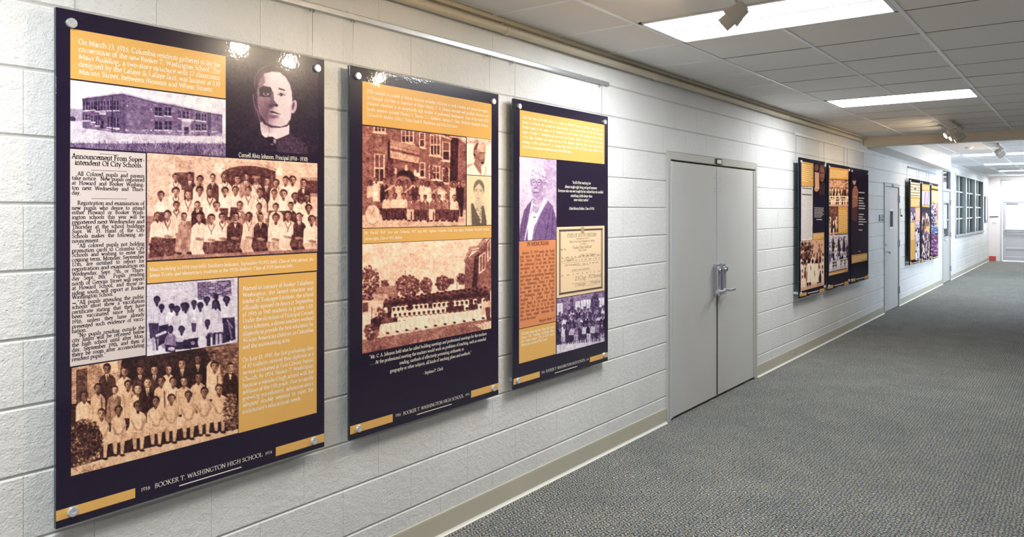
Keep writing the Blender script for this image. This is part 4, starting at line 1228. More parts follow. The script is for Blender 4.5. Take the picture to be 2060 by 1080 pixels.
def rect_px(tl, br, off, tr=None, bl=None):
    """rectangle on a panel plane from its corners in the photograph"""
    pts = [unproj(*tl, off), unproj(*br, off)]
    x0, x1 = pts[0][0], pts[1][0]
    zt, zb = [pts[0][1]], [pts[1][1]]
    if tr: q = unproj(*tr, off); zt.append(q[1])
    if bl: q = unproj(*bl, off); zb.append(q[1])
    return x0, x1, sum(zb) / len(zb), sum(zt) / len(zt)

def flat(name, r, y, material, parent):
    x0, x1, z0, z1 = r
    return MB().quad((x0, y, z0), (x1, y, z0), (x1, y, z1), (x0, y, z1)).build(name, material, parent)

def photo(name, r, y, canvas, kind, parent, label=None, step=1.25, mapper=None):
    """print of a canvas: a fine grid carrying the picture's tones"""
    x0, x1, z0, z1 = r
    off = -y
    (pa, qa), (pb, qb), (pc, qc) = proj(x0, z1, off), proj(x1, z1, off), proj(x0, z0, off)
    nx = max(4, int(abs(pb - pa) / step)); nz = max(4, int(abs(qc - qa) / step))
    # even spacing in the picture keeps every part of the print equally fine
    inv = np.linspace(0, 1, nx + 1)
    u = (pa + (pb - pa) * inv - CX) / F_PX
    zc = (CAM_D - off) / (S_ - C_ * u)
    xs = zc * (S_ * u + C_); xs[0], xs[-1] = x0, x1
    zs = np.linspace(z1, z0, nz + 1)
    X, Z = np.meshgrid(xs, zs)
    ZC = X * C_ + (CAM_D - off) * S_
    PX = CX + F_PX * (X * S_ - (CAM_D - off) * C_) / ZC
    PY = HY - F_PX * (Z - CAM_H) / ZC
    rgb = tone(canvas.sample(PX, PY), kind) if kind else canvas.sample_rgb(PX, PY)
    rgb = np.clip(rgb * PK, 0, 0.95)
    co = np.stack((X, np.full(X.shape, y), Z), -1).reshape(-1, 3)
    i = np.arange((nx + 1) * nz).reshape(nz, nx + 1)[:, :-1].reshape(-1)
    quads = np.stack((i, i + nx + 1, i + nx + 2, i + 1), -1)
    me = bpy.data.meshes.new(name)
    me.vertices.add(len(co)); me.vertices.foreach_set('co', co.reshape(-1))
    me.loops.add(quads.size); me.loops.foreach_set('vertex_index', quads.reshape(-1))
    me.polygons.add(len(quads)); me.polygons.foreach_set('loop_start', np.arange(0, quads.size, 4))
    me.update(calc_edges=True)
    at = me.color_attributes.new('print', 'FLOAT_COLOR', 'POINT')
    c4 = np.ones((len(co), 4)); c4[:, :3] = rgb.reshape(-1, 3)
    at.data.foreach_set('color', c4.reshape(-1))
    me.materials.append(M_PHOTO if kind else M_PHOTO_SATIN)
    o = bpy.data.objects.new(name, me)
    COL.objects.link(o)
    put(o, parent)
    if label: o['label'] = label
    return o

def panel(label, corners, off, screws, screw_d, wires, group, thick=0.012):
    """corners: tl, tr, br, bl of the printed face in the photograph"""
    tl, tr, br, bl = corners
    x0 = (unproj(*tl, off)[0] + unproj(*bl, off)[0]) / 2
    x1 = (unproj(*tr, off)[0] + unproj(*br, off)[0]) / 2
    z1 = (unproj(*tl, off)[1] + unproj(*tr, off)[1]) / 2
    z0 = (unproj(*bl, off)[1] + unproj(*br, off)[1]) / 2
    e = empty('exhibit_panel', ((x0 + x1) / 2, 0, z0), label, 'exhibit panel', group)
    y = -off
    MB().bbox(x0, x1, y, y + thick - 0.002, z0, z1, 0.0012).build('board', M_BOARD if off < 0.06 else M_BOARD_SATIN, e)
    MB().bbox(x0, x1, y + thick - 0.0021, y + thick + 0.003, z0, z1, 0.0008).build('backing', M_EDGE, e)
    for i, (sx, sy) in enumerate(screws):
        if isinstance(sx, str): t, z = (x0 + 0.04 if sx == 'l' else x1 - 0.04), (z1 - sy if sy > 0 else z0 - sy)
        else: t, z = unproj(sx, sy, off + 0.01)
        r = screw_d / 2
        s = MB().lathe([(r, -0.002), (r, 0.008), (r * 0.9, 0.0105), (r * 0.35, 0.0105), (r * 0.3, 0.0095)], (t, y, z), (0, -1, 0), 24).build('standoff_cap', M_STEEL, e, True)
        MB().lathe([(r * 0.9, 0.0), (r * 0.9, off - thick - 0.004)], (t, y + thick + 0.003, z), (0, 1, 0), 16).build('barrel', M_STEEL, s, True)
    for wx in wires:
        t = unproj(wx, 200, 0.02)[0]
        w = MB().tube((t, -0.022, RZ - 0.012 if off < 0.06 else RZ - 0.012), (t, -0.022, z1 - 0.03), 0.0012, 6)
        for e_ in (-0.008, 0.008):
            w.lathe([(0.0035, 0), (0.0035, 0.012)], (t + e_, -0.020, RZ - 0.026), (0, 0, 1), 8)
        w.build('hanging_wire', M_WIRE, e)
    return e, (x0, x1, z0, z1)

def lines_at(T, lines, left, right, n_last, size, align='j', last='l', off=0.05):
    """left: first-baseline pixel at the left margin, right: any pixel at the right margin, n_last: baseline pixel of the last line at the left"""
    xa, z_first = unproj(*left, off)
    xb, _ = unproj(*right, off)
    _, z_last = unproj(left[0], n_last, off)
    for i, s in enumerate(lines):
        z = z_first + (z_last - z_first) * i / max(1, len(lines) - 1)
        al = align
        if i == len(lines) - 1 and align == 'j': al = last
        if s.startswith('>'):
            s = s[1:]
            T.line(s, xa + size * 1.0, xb, z, size, al)
        elif s.startswith('<'):
            T.line(s[1:], xa, xb, z, size, 'l')
        elif s:
            T.line(s, xa, xb, z, size, al)

def footer(e, off, ya, yb, bars, t1916, title, rule, t1974):
    """gold corner bars and school name at the foot of a panel"""
    for (tl, tr, br, bl) in bars:
        flat('gold_bar', rect_px(tl, br, off, tr, bl), ya, M_GOLD, e)
    T = Text(yb, 0.082, 0.036)
    for s, (p0, p1, b0, b1), cap in ((('1916'), t1916, .62), ('BOOKER T. WASHINGTON HIGH SCHOOL', title, .65), ('1974', t1974, .62)):
        xa, za = unproj(p0, b0, off); xb, zb = unproj(p1, b1, off)
        z = (za + zb) / 2
        size = (xb - xa) / T.width(s)
        T.line(s, xa, xb, z, size, 'j', hs=1.0)
    (p0, b0, p1, b1) = rule
    xa, za = unproj(p0, b0, off); xb, zb = unproj(p1, b1, off)
    T.bar(xa, xb, (za + zb) / 2 - 0.0016, (za + zb) / 2 + 0.0016)
    T.build('lettering', M_INK, e)

# =================================================================== panel 1
OFF = 0.050
YA, YB = -OFF - 0.0002, -OFF - 0.0004
GRP = 'large exhibit panels'
p1, r1 = panel('largest and nearest black and gold exhibit panel, with clergy-collared portrait top right', ((112, 13), (653.5, 121), (652, 898), (113, 1066)), OFF,
           [(146, 46), (640, 137), (148, 1030), (634, 887)], 0.031, (628, 150), GRP)
M_NIGHT = M_PHOTO
# portrait of a man in a high collar, on the dark board
c = Canvas(456, 112, 640, 312, 1.7, 0.06).frame(495, 125, 5.685)
c.ell(340, 560, 420, 560, 0.085, 1, soft=120)
c.poly([(160, 800), (60, 900), (-40, 1010), (-60, 1075), (700, 1075), (720, 1010), (600, 900), (510, 800), (480, 780), (180, 780)], 0.07)
c.poly([(500, 790), (580, 880), (705, 1000), (700, 1060), (360, 1060), (330, 900), (420, 860)], 0.16)
c.speckle([(350, 860), (700, 1060)], .06, .36, 9, 260, 4)
c.poly([(160, 680), (495, 705), (492, 820), (430, 850), (348, 882), (300, 860), (255, 850), (222, 864), (182, 830), (165, 760)], 0.90)
c.line([(262, 745), (268, 800), (255, 840)], 8, 0.6)
c.poly([(222, 862), (300, 850), (345, 885), (330, 935), (280, 950), (225, 900)], 0.05)
c.poly([(312, 880), (345, 885), (338, 932), (316, 922)], 0.62); c.ell(298, 940, 22, 10, 0.4)
# head
c.line([(95, 290), (100, 180), (150, 95), (220, 45), (300, 32), (370, 55), (420, 95)], 7, 0.42)
c.line([(98, 365), (80, 375), (88, 450), (105, 520), (132, 560), (150, 640), (170, 690)], 7, 0.46)
c.poly([(100, 300), (102, 180), (150, 100), (230, 52), (310, 40), (380, 64), (440, 110), (490, 160), (535, 230), (550, 320), (560, 420), (525, 430), (510, 300), (470, 200), (400, 120), (300, 105), (210, 130), (160, 200), (140, 300), (120, 380)], 0.09)
c.poly([(125, 330), (150, 220), (210, 130), (300, 108), (390, 118), (450, 170), (500, 250), (525, 350), (528, 440), (520, 560), (510, 650), (470, 715), (390, 742), (300, 735), (230, 700), (175, 640), (150, 570), (135, 470)], 0.84)
c.poly([(125, 330), (150, 220), (205, 140), (215, 230), (190, 280), (270, 280), (300, 330), (290, 420), (262, 480), (270, 560), (240, 600), (260, 700), (200, 680), (160, 600), (135, 470)], 0.46)
c.ell(190, 500, 55, 100, 0.55, .8, soft=22); c.ell(180, 200, 40, 70, 0.50, .7, soft=20)
c.ell(250, 620, 46, 90, 0.16, .75, soft=26)
c.poly([(160, 600), (230, 690), (310, 728), (400, 738), (470, 712), (500, 660), (515, 690), (470, 735), (380, 752), (280, 748), (200, 705)], 0.14)
c.ell(545, 510, 34, 78, 0.72, 1, 12); c.ell(540, 500, 14, 46, 0.28, 1, 8)
c.poly([(150, 300), (200, 268), (280, 285), (298, 320), (290, 400), (230, 400), (160, 390)], 0.10)          # shaded eye socket
c.ell(228, 362, 36, 20, 0.60); c.ell(225, 360, 15, 17, 0.08); c.line([(190, 350), (225, 338), (262, 352)], 9, 0.05)
c.poly([(365, 308), (380, 292), (450, 318), (446, 330)], 0.10)
c.ell(405, 374, 38, 18, 0.72); c.ell(402, 374, 16, 17, 0.10); c.line([(362, 372), (400, 352), (448, 378)], 8, 0.12); c.line([(370, 345), (410, 335), (455, 360)], 5, .5, .7)
c.poly([(290, 330), (312, 340), (322, 440), (360, 480), (365, 510), (330, 500), (290, 520), (250, 510), (270, 470)], 0.34)
c.ell(345, 495, 22, 14, 0.08); c.ell(285, 505, 26, 22, 0.08, .8, soft=6)
c.poly([(262, 560), (300, 558), (345, 575), (405, 600), (340, 590), (290, 580)], 0.08)
c.poly([(290, 590), (330, 585), (372, 596), (330, 608)], 0.80); c.ell(320, 625, 38, 15, 0.12, .8, soft=5)
c.ell(330, 680, 55, 22, 0.70, .7, soft=14)
c.line([(560, 400), (690, 335)], 5, .3, .6); c.line([(580, 412), (650, 400)], 5, .3, .6)
c.finish(0.012, 1)
rp = rect_px((456, 113), (640, 312), OFF)
photo('portrait_print', (rp[0], rp[1], rp[2], rp[3]), YA, c, 'night', p1, 'dark portrait of a man in a high white collar')
T = Text(YB, 0.10, 0.05)
xa, za = unproj(480, 314, OFF); xb, zb = unproj(619, 323.6, OFF)
T.line('Cornell Alvin Johnson, Principal (1916 - 1930)', xa, xb, (za + zb) / 2 - .002, 0.0245, 'j')
T.build('caption', M_INK, p1)
# gold paragraph at the top
g = flat('text_block', rect_px((141.5, 58.4), (454, 197.7), OFF, (454, 112), (141, 158)), YA, M_GOLD, p1)
T = Text(YB, 0.108, 0.055)
lines_at(T, ['On March 13, 1916, Columbia residents gathered to lay the', 'cornerstone of the new Booker T. Washington School. The', 'Main Building, a two-story structure with 17 classrooms',
             'designed by the Lafaye & Lafaye firm, was located at 530', 'Marion Street, between Blossom and Wheat Streets.'], (157.5, 88.3), (443, 130), 148.2, 0.0258, off=OFF)
T.build('lettering', M_INK, g)
# school building
c = Canvas(140, 158, 456, 316, 1.6, 0.93).frame(100, 0, 3.374)
c.poly([(130, 735), (230, 740), (230, 820), (130, 830)], 0.62); c.ell(150, 810, 26, 20, 0.15)
c.poly([(130, 820), (1200, 900), (1200, 1070), (130, 1020)], 0.80)
c.poly([(222, 665), (490, 628), (490, 905), (222, 868)], 0.34)
c.poly([(490, 628), (715, 690), (850, 712), (1072, 765), (1172, 775), (1172, 920), (1060, 925), (850, 920), (490, 905)], 0.42)
rb = np.random.default_rng(2)
for i in range(700):
    x = rb.uniform(225, 1165); y0 = 640 + abs(x - 490) * (.13 if x < 490 else .2); y = rb.uniform(y0, 905)
    c.line([(x, y), (x + rb.uniform(5, 16), y + 2)], 3, rb.uniform(.2, .55), .5)
c.poly([(490, 640), (520, 650), (520, 900), (490, 903)], 0.30, .6)
c.line([(218, 664), (490, 628), (712, 684), (850, 708), (1072, 756), (1172, 772)], 10, 0.80); c.line([(220, 676), (490, 642), (712, 698), (850, 722), (1172, 786)], 5, 0.25)
def cwin(x, y, w, h, sk=0):
    c.poly([(x, y), (x + w, y + sk), (x + w, y + h + sk), (x, y + h)], 0.14)
    c.line([(x + w / 2, y), (x + w / 2, y + h)], 4, 0.55); c.line([(x, y + h / 2), (x + w, y + h / 2 + sk)], 3, 0.5)
    c.line([(x - 2, y + h + 3), (x + w + 2, y + h + 3 + sk)], 7, 0.85)
for (x, y) in ((228, 695), (248, 692), (284, 690), (312, 688), (350, 685), (390, 683), (434, 682)): cwin(x, y, 26 if x < 380 else 34, 55 if x < 300 else 66)
for (x, y) in ((226, 772), (248, 772), (284, 782), (312, 784), (390, 795), (434, 800)): cwin(x, y, 25 if x < 380 else 36, 45 if x < 300 else 68)
c.poly([(342, 765), (380, 765), (380, 880), (342, 872)], 0.3); c.poly([(348, 820), (366, 820), (366, 876), (348, 872)], 0.05); c.poly([(336, 762), (382, 762), (382, 780), (336, 778)], 0.8)
for x in (714, 780): cwin(x, 725, 46, 58, 6); cwin(x, 822, 48, 58, 2)
for (x, w) in ((872, 16), (905, 40), (958, 14), (992, 30), (1034, 28)): cwin(x, 752 + (x - 872) * .12, w, 48, 3); cwin(x, 842, w, 44, 1)
c.poly([(898, 812), (958, 815), (958, 915), (898, 915)], 0.62); c.poly([(912, 862), (944, 862), (944, 914), (912, 914)], 0.12); c.poly([(895, 808), (960, 812), (960, 826), (895, 824)], 0.85)
c.line([(425, 655), (425, 900)], 6, 0.1)
for (x, y) in ((525, 717), (690, 742), (520, 885), (688, 885)): c.ell(x, y, 5, 5, 0.95)
c.poly([(1072, 760), (1096, 765), (1096, 925), (1072, 922)], 0.22)
for i in range(500):
    x = rb.uniform(135, 1195); y = rb.uniform(870, 990) + (x - 140) * .02
    c.line([(x, y), (x + rb.uniform(10, 40), y + rb.uniform(-5, 5))], 4, rb.uniform(.55, .95), .5)
c.poly([(130, 970), (500, 975), (800, 970), (1200, 975), (1200, 1075), (130, 1020)], 0.36)
for i in range(1100):
    x = rb.uniform(130, 1195); y = rb.uniform(975, 1060)
    c.line([(x, y), (x + rb.uniform(-8, 8), y - rb.uniform(8, 26))], 4, rb.uniform(.12, .75), .6)
c.finish(0.03, 1)
photo('photograph', rect_px((141.5, 161.5), (454, 312.7), OFF, (454, 200), (141.5, 299)), YA, c, 'violet', p1, 'violet-toned print of a two-storey brick school building')
# newspaper announcement
g = flat('newspaper_clipping', rect_px((141, 299.8), (293, 714.5), OFF, (293.5, 308), (141.7, 736.7)), YA, M_NEWS, p1)
T = Text(YB, 0.14, 0.075)
NEWS = [('Announcement From Super-', 68), ('^intendent Of City Schools.', 98), ('>All Colored pupils and parents', 150), ('take notice.  New pupils registered', 171), ('at Howard and Booker Washing-', 195), ('ton next Wednesday and Thurs-', 219), ('<day.', 243), ('>Registration and examination of', 292), ('new pupils who desire to attend', 316), ('either Howard or Booker Wash-', 338), ('ington schools this year will be', 361), ('registered next Wednesday and', 385), ('Thursday at the school buildings', 408), ('Supt. W. H. Hand of the City', 430), ('Schools makes the following an-', 453), ('<nouncement:', 476), ('>"All colored pupils not holding', 500), ('promotion cards to Columbia City', 523), ('Schools and wishing to enter the', 544), ('coming term, Monday, September', 567), ('12th, are notified to report for', 589), ('registration and examination on', 612), ('Wednesday, Sept. 7th, or Thurs-', 636), ('day Sept. 8th  Pupils residing', 658), ('north of Gervais Street will report', 682), ('at Howard School, and those re-', 704), ('siding south will report at Booker', 728), ('<Washington School."', 748), ('>"All pupils attending the public', 775), ('schools must show a vaccination', 796), ('certificate stating that they have', 820), ('been vaccinated since July 1st,', 842), ('1916, unless they have already', 867), ('presented such evidence of vacci-', 890), ('<nation."', 912), ('>"No pupils residing outside the', 935), ('city limits will be received below', 956), ('the high school until after Mon-', 979), ('day, September 19th, and then if', 1003), ('there be room after accomodating', 1026), ('<resident pupils."', 1048)]
xa, _ = unproj(144.5, 400, OFF); xb, _ = unproj(290.5, 400, OFF)
zr = lambda v: unproj(145, 290 + v / 2.4, OFF)[1]
for i, (s, v) in enumerate(NEWS):
    z, size = zr(v), 0.0185
    if i < 2:
        size = 0.0240
        if s[0] == '^': T.line(s[1:], xa + .008, xb - .006, z, size, 'j')
        else: T.line(s, xa, xb, z, size, 'j')
    elif s[0] == '>': T.line(s[1:], xa + 0.016, xb, z, size, 'j')
    elif s[0] == '<': T.line(s[1:], xa, xb, z, size, 'l')
    else: T.line(s, xa, xb, z, size, 'j')
xc = (xa + xb) / 2
for v, hw in ((40, .030), (122, .055), (262, .055)):
    T.bar(xc - hw, xc + hw, zr(v), zr(v) + 0.0012)
T.bar(xa + .001, xa + .012, zr(772), zr(767))
T.build('newsprint_text', M_DARKINK, g)
# class of 1916
c = Canvas(292, 302, 642, 528, 1.6, 0.72).frame(280, 300, 4.1526)
c.bricks([(60, 20), (1495, 100), (1495, 880), (60, 940)], 64, 46, 0.74, 0.64, .05, 3, .7)
c.poly([(270, 90), (470, 95), (470, 300), (270, 300)], 0.72); c.poly([(300, 90), (460, 92), (460, 185), (300, 182)], 0.62); c.poly([(300, 195), (460, 190), (460, 340), (300, 340)], 0.22)
c.poly([(630, 110), (705, 115), (705, 200), (630, 190)], 0.86); c.poly([(1140, 150), (1195, 155), (1195, 220), (1140, 215)], 0.86)
c.poly([(690, 360), (692, 190), (760, 155), (850, 138), (950, 138), (1050, 155), (1140, 185), (1142, 400), (690, 400)], 0.17)
c.line([(700, 165), (760, 140), (850, 122), (950, 124), (1050, 138), (1140, 168)], 20, 0.62)
for x in range(760, 1130, 50): c.line([(x, 175), (x, 360)], 5, 0.28)
c.poly([(1345, 235), (1490, 235), (1490, 400), (1345, 390)], 0.5); c.poly([(1360, 260), (1490, 265), (1490, 370), (1360, 365)], 0.2)
c.poly([(60, 560), (1490, 560), (1490, 860), (60, 930)], 0.42)
SK = lambda: RNG.uniform(.34, .52)
for (x, y, st) in ((305, 235, 's'), (420, 228, 'd'), (512, 255, 's'), (612, 240, 'd'), (712, 235, 's'), (820, 250, 's'), (890, 232, 'g'), (975, 250, 's'), (1060, 268, 'd'), (1148, 285, 's'), (1225, 262, 'w'), (1283, 258, 'w'), (1375, 285, 'd')):
    c.person(x, y, 66, st, SK(), y + 260, .95)
c.poly([(940, 222), (1010, 226), (1008, 244), (942, 240)], .5)
for (x, y, st) in ((182, 385, 'w'), (308, 355, 's'), (407, 380, 's'), (503, 345, 'w'), (595, 360, 's'), (715, 352, 'w'), (808, 345, 'w'), (915, 345, 's'), (1010, 362, 's'), (1125, 372, 'w'), (1205, 375, 'w'), (1303, 400, 'w'), (1398, 405, 'w')):
    c.person(x, y, 68, st, SK(), y + 220, .98)
    if st == 'w': c.poly([(x - 44, y + 140), (x + 44, y + 140), (x + 55, y + 240), (x - 55, y + 240)], .22)
for (x, y, st) in ((310, 470, 's'), (487, 470, 'd'), (645, 472, 'w'), (845, 472, 'g'), (1003, 485, 's'), (1145, 485, 'w'), (1267, 475, 'd'), (1418, 495, 'w')):
    c.person(x, y, 68, st, SK(), y + 230, 1.05)
for (x, y, st, lo) in ((150, 560, 'w', .7), (240, 548, 's', .2), (375, 565, 'g', .5), (500, 570, 'w', .85), (605, 580, 's', .22), (698, 568, 's', .2), (800, 565, 'd', .2), (920, 560, 's', .68), (1015, 570, 'd', .18), (1140, 575, 'w', .62), (1240, 555, 's', .8), (1335, 565, 'd', .2), (1443, 590, 'w', .7)):
    yb = 915 - (x - 65) * .045
    c.poly([(x - 60, y + 150), (x + 60, y + 150), (x + 75, yb - 60), (x + 50, yb - 20), (x - 55, yb - 15), (x - 78, yb - 60)], lo)
    for q in range(7):
        fx = x + RNG.uniform(-55, 55); c.line([(fx, y + 170), (fx + RNG.uniform(-18, 18), yb - 40)], 7, lo + (-.2 if lo > .4 else .16), .6)
    c.person(x, y, 70, st, SK(), y + 195, 1.05)
    c.ell(x - 8, y + 178, 26, 13, .5); c.ell(x + 18, y + 184, 20, 11, .42)
    if st in 'dg':
        for e in (-1, 1): c.line([(x + e * 30, y + 200), (x + e * 48, yb - 60)], 30, lo + .06)
        c.ell(x - 40, yb - 30, 24, 12, .08); c.ell(x + 44, yb - 34, 24, 12, .08)
c.poly([(100, 735), (280, 750), (270, 890), (80, 910)], .18)
c.speckle([(80, 740), (280, 900)], .1, .32, 12, 60, 8)
c.finish(0.035, 1)
photo('photograph', rect_px((295.7, 306.7), (638.3, 506.6), OFF, (638.3, 329.4), (295.7, 522.8)), YA, c, 'sepia', p1, 'sepia print of a graduating class seated in rows before a brick arch')
# caption
g = flat('text_block', rect_px((295.7, 526.4), (637.5, 544.4), OFF, (637.5, 509), (295.7, 569.6)), YA, M_GOLD, p1)
T = Text(YB, 0.108, 0.056)
lines_at(T, ['Main building in 1916 (top left); Southern Indicator, September 19,1921 (left); Class of 1916 (above); Ms.', '<Jessie Trotty and elementary students in the 1920s (below); Class of 1928 (bottom left)'], (300.5, 545.5), (632, 520), 557.5, 0.0195, off=OFF)
T.build('lettering', M_INK, g)
# elementary pupils
c = Canvas(292, 556, 482, 718, 1.7, 0.82).frame(290, 555, 6.75)
c.bricks([(40, 110), (1270, 20), (1270, 900), (40, 1010)], 34, 16, 0.86, 0.72, .08, 6, .7)
c.bricks([(720, 90), (1180, 55), (1190, 270), (730, 330)], 9, 7, 0.62, 0.2, .08, 7, .9)
c.poly([(40, 960), (700, 930), (700, 1075), (40, 1080)], .9)
for (x, y, s, st, b) in ((172, 330, 100, 'w', 760), (240, 430, 88, 'w', 660), (378, 425, 88, 'w', 620), (442, 460, 95, 'p', 740), (525, 410, 80, 'w', 600), (672, 380, 92, 'w', 600), (850, 330, 92, 'w', 560), (978, 290, 88, 'k', 480), (1122, 330, 100, 'w', 570)):
    c.person(x, y, s, st, .16, b, .85, .03)
c.poly([(60, 640), (200, 640), (190, 860), (80, 850)], .16); c.poly([(200, 680), (330, 650), (320, 880), (190, 960)], .10)
c.poly([(1060, 570), (1230, 560), (1240, 860), (1060, 920)], .10)
c.line([(1130, 600), (1200, 700)], 16, .5); c.line([(1150, 650), (1190, 850)], 22, .4); c.line([(1170, 880), (1175, 905)], 22, .9)
c.person(566, 420, 110, 'w', .16, 860, .72, .03); c.person(760, 410, 105, 'w', .14, 860, .78, .03)
c.poly([(560, 680), (640, 680), (640, 860), (560, 840)], .85); c.person(970, 380, 100, 'p', .16, 760, .82, .03)
c.poly([(940, 640), (1070, 640), (1075, 760), (935, 770)], .82); c.poly([(930, 770), (1060, 760), (1050, 920), (930, 940)], .12)
for x in (985, 1035): c.line([(x, 800), (x, 920)], 30, .72)
c.poly([(400, 880), (850, 820), (840, 960), (420, 1000)], .08); c.poly([(640, 640), (710, 640), (700, 760), (650, 760)], .2)
for (x, y, s, st, b) in ((355, 730, 100, 'g', 960), (512, 730, 100, 'w', 880), (855, 645, 100, 'w', 780)):
    c.person(x, y, s, st, .17, b, .95, .03)
c.line([(170, 810), (290, 760)], 34, .8); c.ell(290, 950, 55, 40, .6); c.poly([(280, 930), (440, 950), (420, 1040), (290, 1030)], .12); c.ell(370, 990, 46, 26, .72)
c.poly([(430, 870), (640, 860), (640, 990), (440, 1000)], .07); c.ell(660, 910, 30, 26, .5); c.ell(480, 870, 60, 30, .7)
c.ell(790, 900, 62, 90, .88); c.ell(895, 800, 40, 36, .35); c.poly([(850, 800), (900, 790), (900, 960), (850, 950)], .1)
for x in (120, 165): c.line([(x, 850), (x + 10, 1000)], 30, .6 if x < 150 else .25)
c.finish(0.03, 1)
photo('photograph', rect_px((295.4, 571.3), (478, 689.7), OFF, (478, 559), (295.4, 715)), YA, c, 'violet', p1, 'violet print of small schoolchildren posed against a brick wall')
# class of 1928
c = Canvas(138, 686, 482, 962, 1.6, 0.7).frame(140, 720, 4.5)
c.poly([(0, 60), (1540, -140), (1540, 700), (0, 1080)], 0.10)
c.bricks([(20, 90), (470, 10), (440, 330), (20, 420)], 16, 11, 0.5, 0.66, .1, 9, .8)
c.bricks([(60, 110), (160, 90), (160, 400), (60, 420)], 16, 3, 0.3, 0.2, .08, 10, .8)
c.poly([(270, 50), (430, 20), (440, 110), (300, 135)], .78)
c.bricks([(1220, -110), (1530, -150), (1530, 260), (1380, 240), ], 14, 8, 0.3, 0.5, .12, 11, .8)
c.poly([(10, 1020), (300, 930), (700, 860), (1250, 680), (1530, 650), (1530, 690), (700, 880), (10, 1068)], .74)
c.poly([(10, 1000), (350, 900), (900, 770), (1530, 640), (1530, 690), (10, 1070)], .76)
for (x, y, st) in ((342, 98, 'd'), (493, 122, 'g'), (637, 108, 'd'), (770, 110, 'd'), (893, 105, 'g'), (1020, 55, 'k'), (1160, 12, 'k'), (1300, -15, 'p'), (1450, 85, 'k')):
    c.person(x, y, 84, {'g': 'p'}.get(st, st), RNG.uniform(.3, .55), y + 300, .95)
for (x, y, st) in ((135, 345, 'w'), (258, 275, 'p'), (412, 290, 'g'), (535, 245, 'p'), (615, 280, 'p'), (707, 225, 'k'), (828, 210, 'p'), (936, 215, 'p'), (1032, 210, 'p'), (1175, 175, 'p'), (1308, 75, 'p')):
    c.person(x, y, 86, st, RNG.uniform(.35, .7), y + 300, .95)
    if st == 'p': c.line([(x + 30, y + 90), (x + 34, y + 300)], 9, .2)
for (x, y) in ((290, 505), (445, 475), (622, 435), (783, 395), (918, 370), (1075, 340), (1218, 310), (1358, 285)):
    yl = y + 400 - (x - 290) * .02
    c.poly([(x - 95, y + 195), (x + 90, y + 180), (x + 110, y + 260), (x + 30, y + 285), (x - 40, y + 300), (x - 110, y + 285)], .78)
    for e in (-1, 1):
        c.poly([(x + e * 36 - 24, y + 230), (x + e * 36 + 24, y + 230), (x + e * 30 + 12, yl), (x + e * 30 - 14, yl)], .70)
        c.line([(x + e * 36 - 24, y + 280), (x + e * 30 - 14, yl)], 6, .3, .7)
        c.ell(x + e * 34, yl + 8, 24, 12, .10)
    c.person(x, y, 86, 'p', RNG.uniform(.3, .55), y + 235, 1.0)
    c.line([(x - 62, y + 130), (x - 20, y + 215), (x + 10, y + 218)], 20, .6); c.line([(x + 62, y + 130), (x + 24, y + 210)], 20, .58)
c.poly([(10, 600), (120, 550), (240, 600), (300, 700), (280, 860), (200, 920), (10, 980)], .14)
c.speckle([(0, 550), (300, 950)], .05, .72, 11, 520, 12); c.speckle([(0, 600), (280, 900)], .03, .2, 13, 260, 13)
c.speckle([(1390, 320), (1540, 660)], .05, .62, 11, 320, 14)
c.speckle([(10, 940), (300, 1050)], .3, .8, 9, 120, 15)
c.finish(0.03, 1)
photo('photograph', rect_px((142.6, 737), (479, 871.6), OFF, (479, 690.5), (142.6, 957)), YA, c, 'brown', p1, 'brown print of a class in pale dresses seated outdoors between shrubs')
# right-hand gold text
g = flat('text_block', rect_px((480, 558.4), (637, 829.8), OFF, (637, 546.5), (480, 871.3)), YA, M_GOLD, p1)
T = Text(YB, 0.108, 0.056)
lines_at(T, ['Named in memory of Booker Taliaferro', 'Washington, the famed educator and', 'leader of Tuskegee Institute, the school', 'officially opened its doors in September', 'of 1916 to 960 students in grades 1-10.', 'Under the direction of Principal Cornell', 'Alvin Johnson, a dozen teachers worked', 'diligently to provide the best education for', 'African American children in Columbia', 'and the surrounding area.'], (488, 584.5), (630.5, 600), 702, 0.0242, off=OFF)
lines_at(T, ['On June 18, 1919, the first graduating class', 'of 43 students received their diplomas at a', 'service conducted at First Calvary Baptist', 'Church. By 1924, Booker T. Washington', 'became a standard high school with the', 'addition of the 11th grade. Due to rapidly', 'growing enrollment, administrators', 'adopted double sessions to meet the', "community's educational needs."], (488, 728), (630.5, 600), 832, 0.0242, off=OFF)
T.build('lettering', M_INK, g)
footer(p1, OFF, YA, YB, [((112.6, 1026.5), (272, 983), (272, 1002.6), (112.6, 1047.4)), ((554.8, 899.8), (652, 871.3), (652, 888), (554.8, 918))],
       (283, 302, 989, 983.5), (311, 528, 981.7, 918), (360.6, 977, 485.5, 939.3), (533.5, 547, 915.4, 911.5))

# =================================================================== panel 2
p2, r2 = panel('middle of the three large exhibit panels, with a school band photograph', ((702.5, 131.2), (1002.9, 189.2), (1002.9, 792.8), (704.3, 887.9)), OFF,
           [(722, 152.5), (994.5, 204), (724, 862.6), (995.6, 781)], 0.031, (710, 984), GRP)
g = flat('text_block', rect_px((729, 164), (988.8, 279.9), OFF, (988.8, 208.4), (729, 251)), YA, M_GOLD, p2)
T = Text(YB, 0.112, 0.06)
lines_at(T, ['BTW emerged as a model of African American secondary education in South Carolina and around the region.', 'As Principal, and later as Supervisor of Negro Schools, C. A. Johnson recruited well-qualified educators and', 'remained committed to an exceptionally high standard of professional development. Some of the early BTW', 'faculty members included Florence C. Benson, T. J. Hanberry, Septima P. Clark, Modjeska Monteith Simkins,', 'Cornwell W. Madden, Edith C. Butler, Sarah B. Henderson, and Celia Dial Saxon.'], (738, 186.5), (982.5, 220), 233.5, 0.0215, off=OFF)
T.build('lettering', M_INK, g)
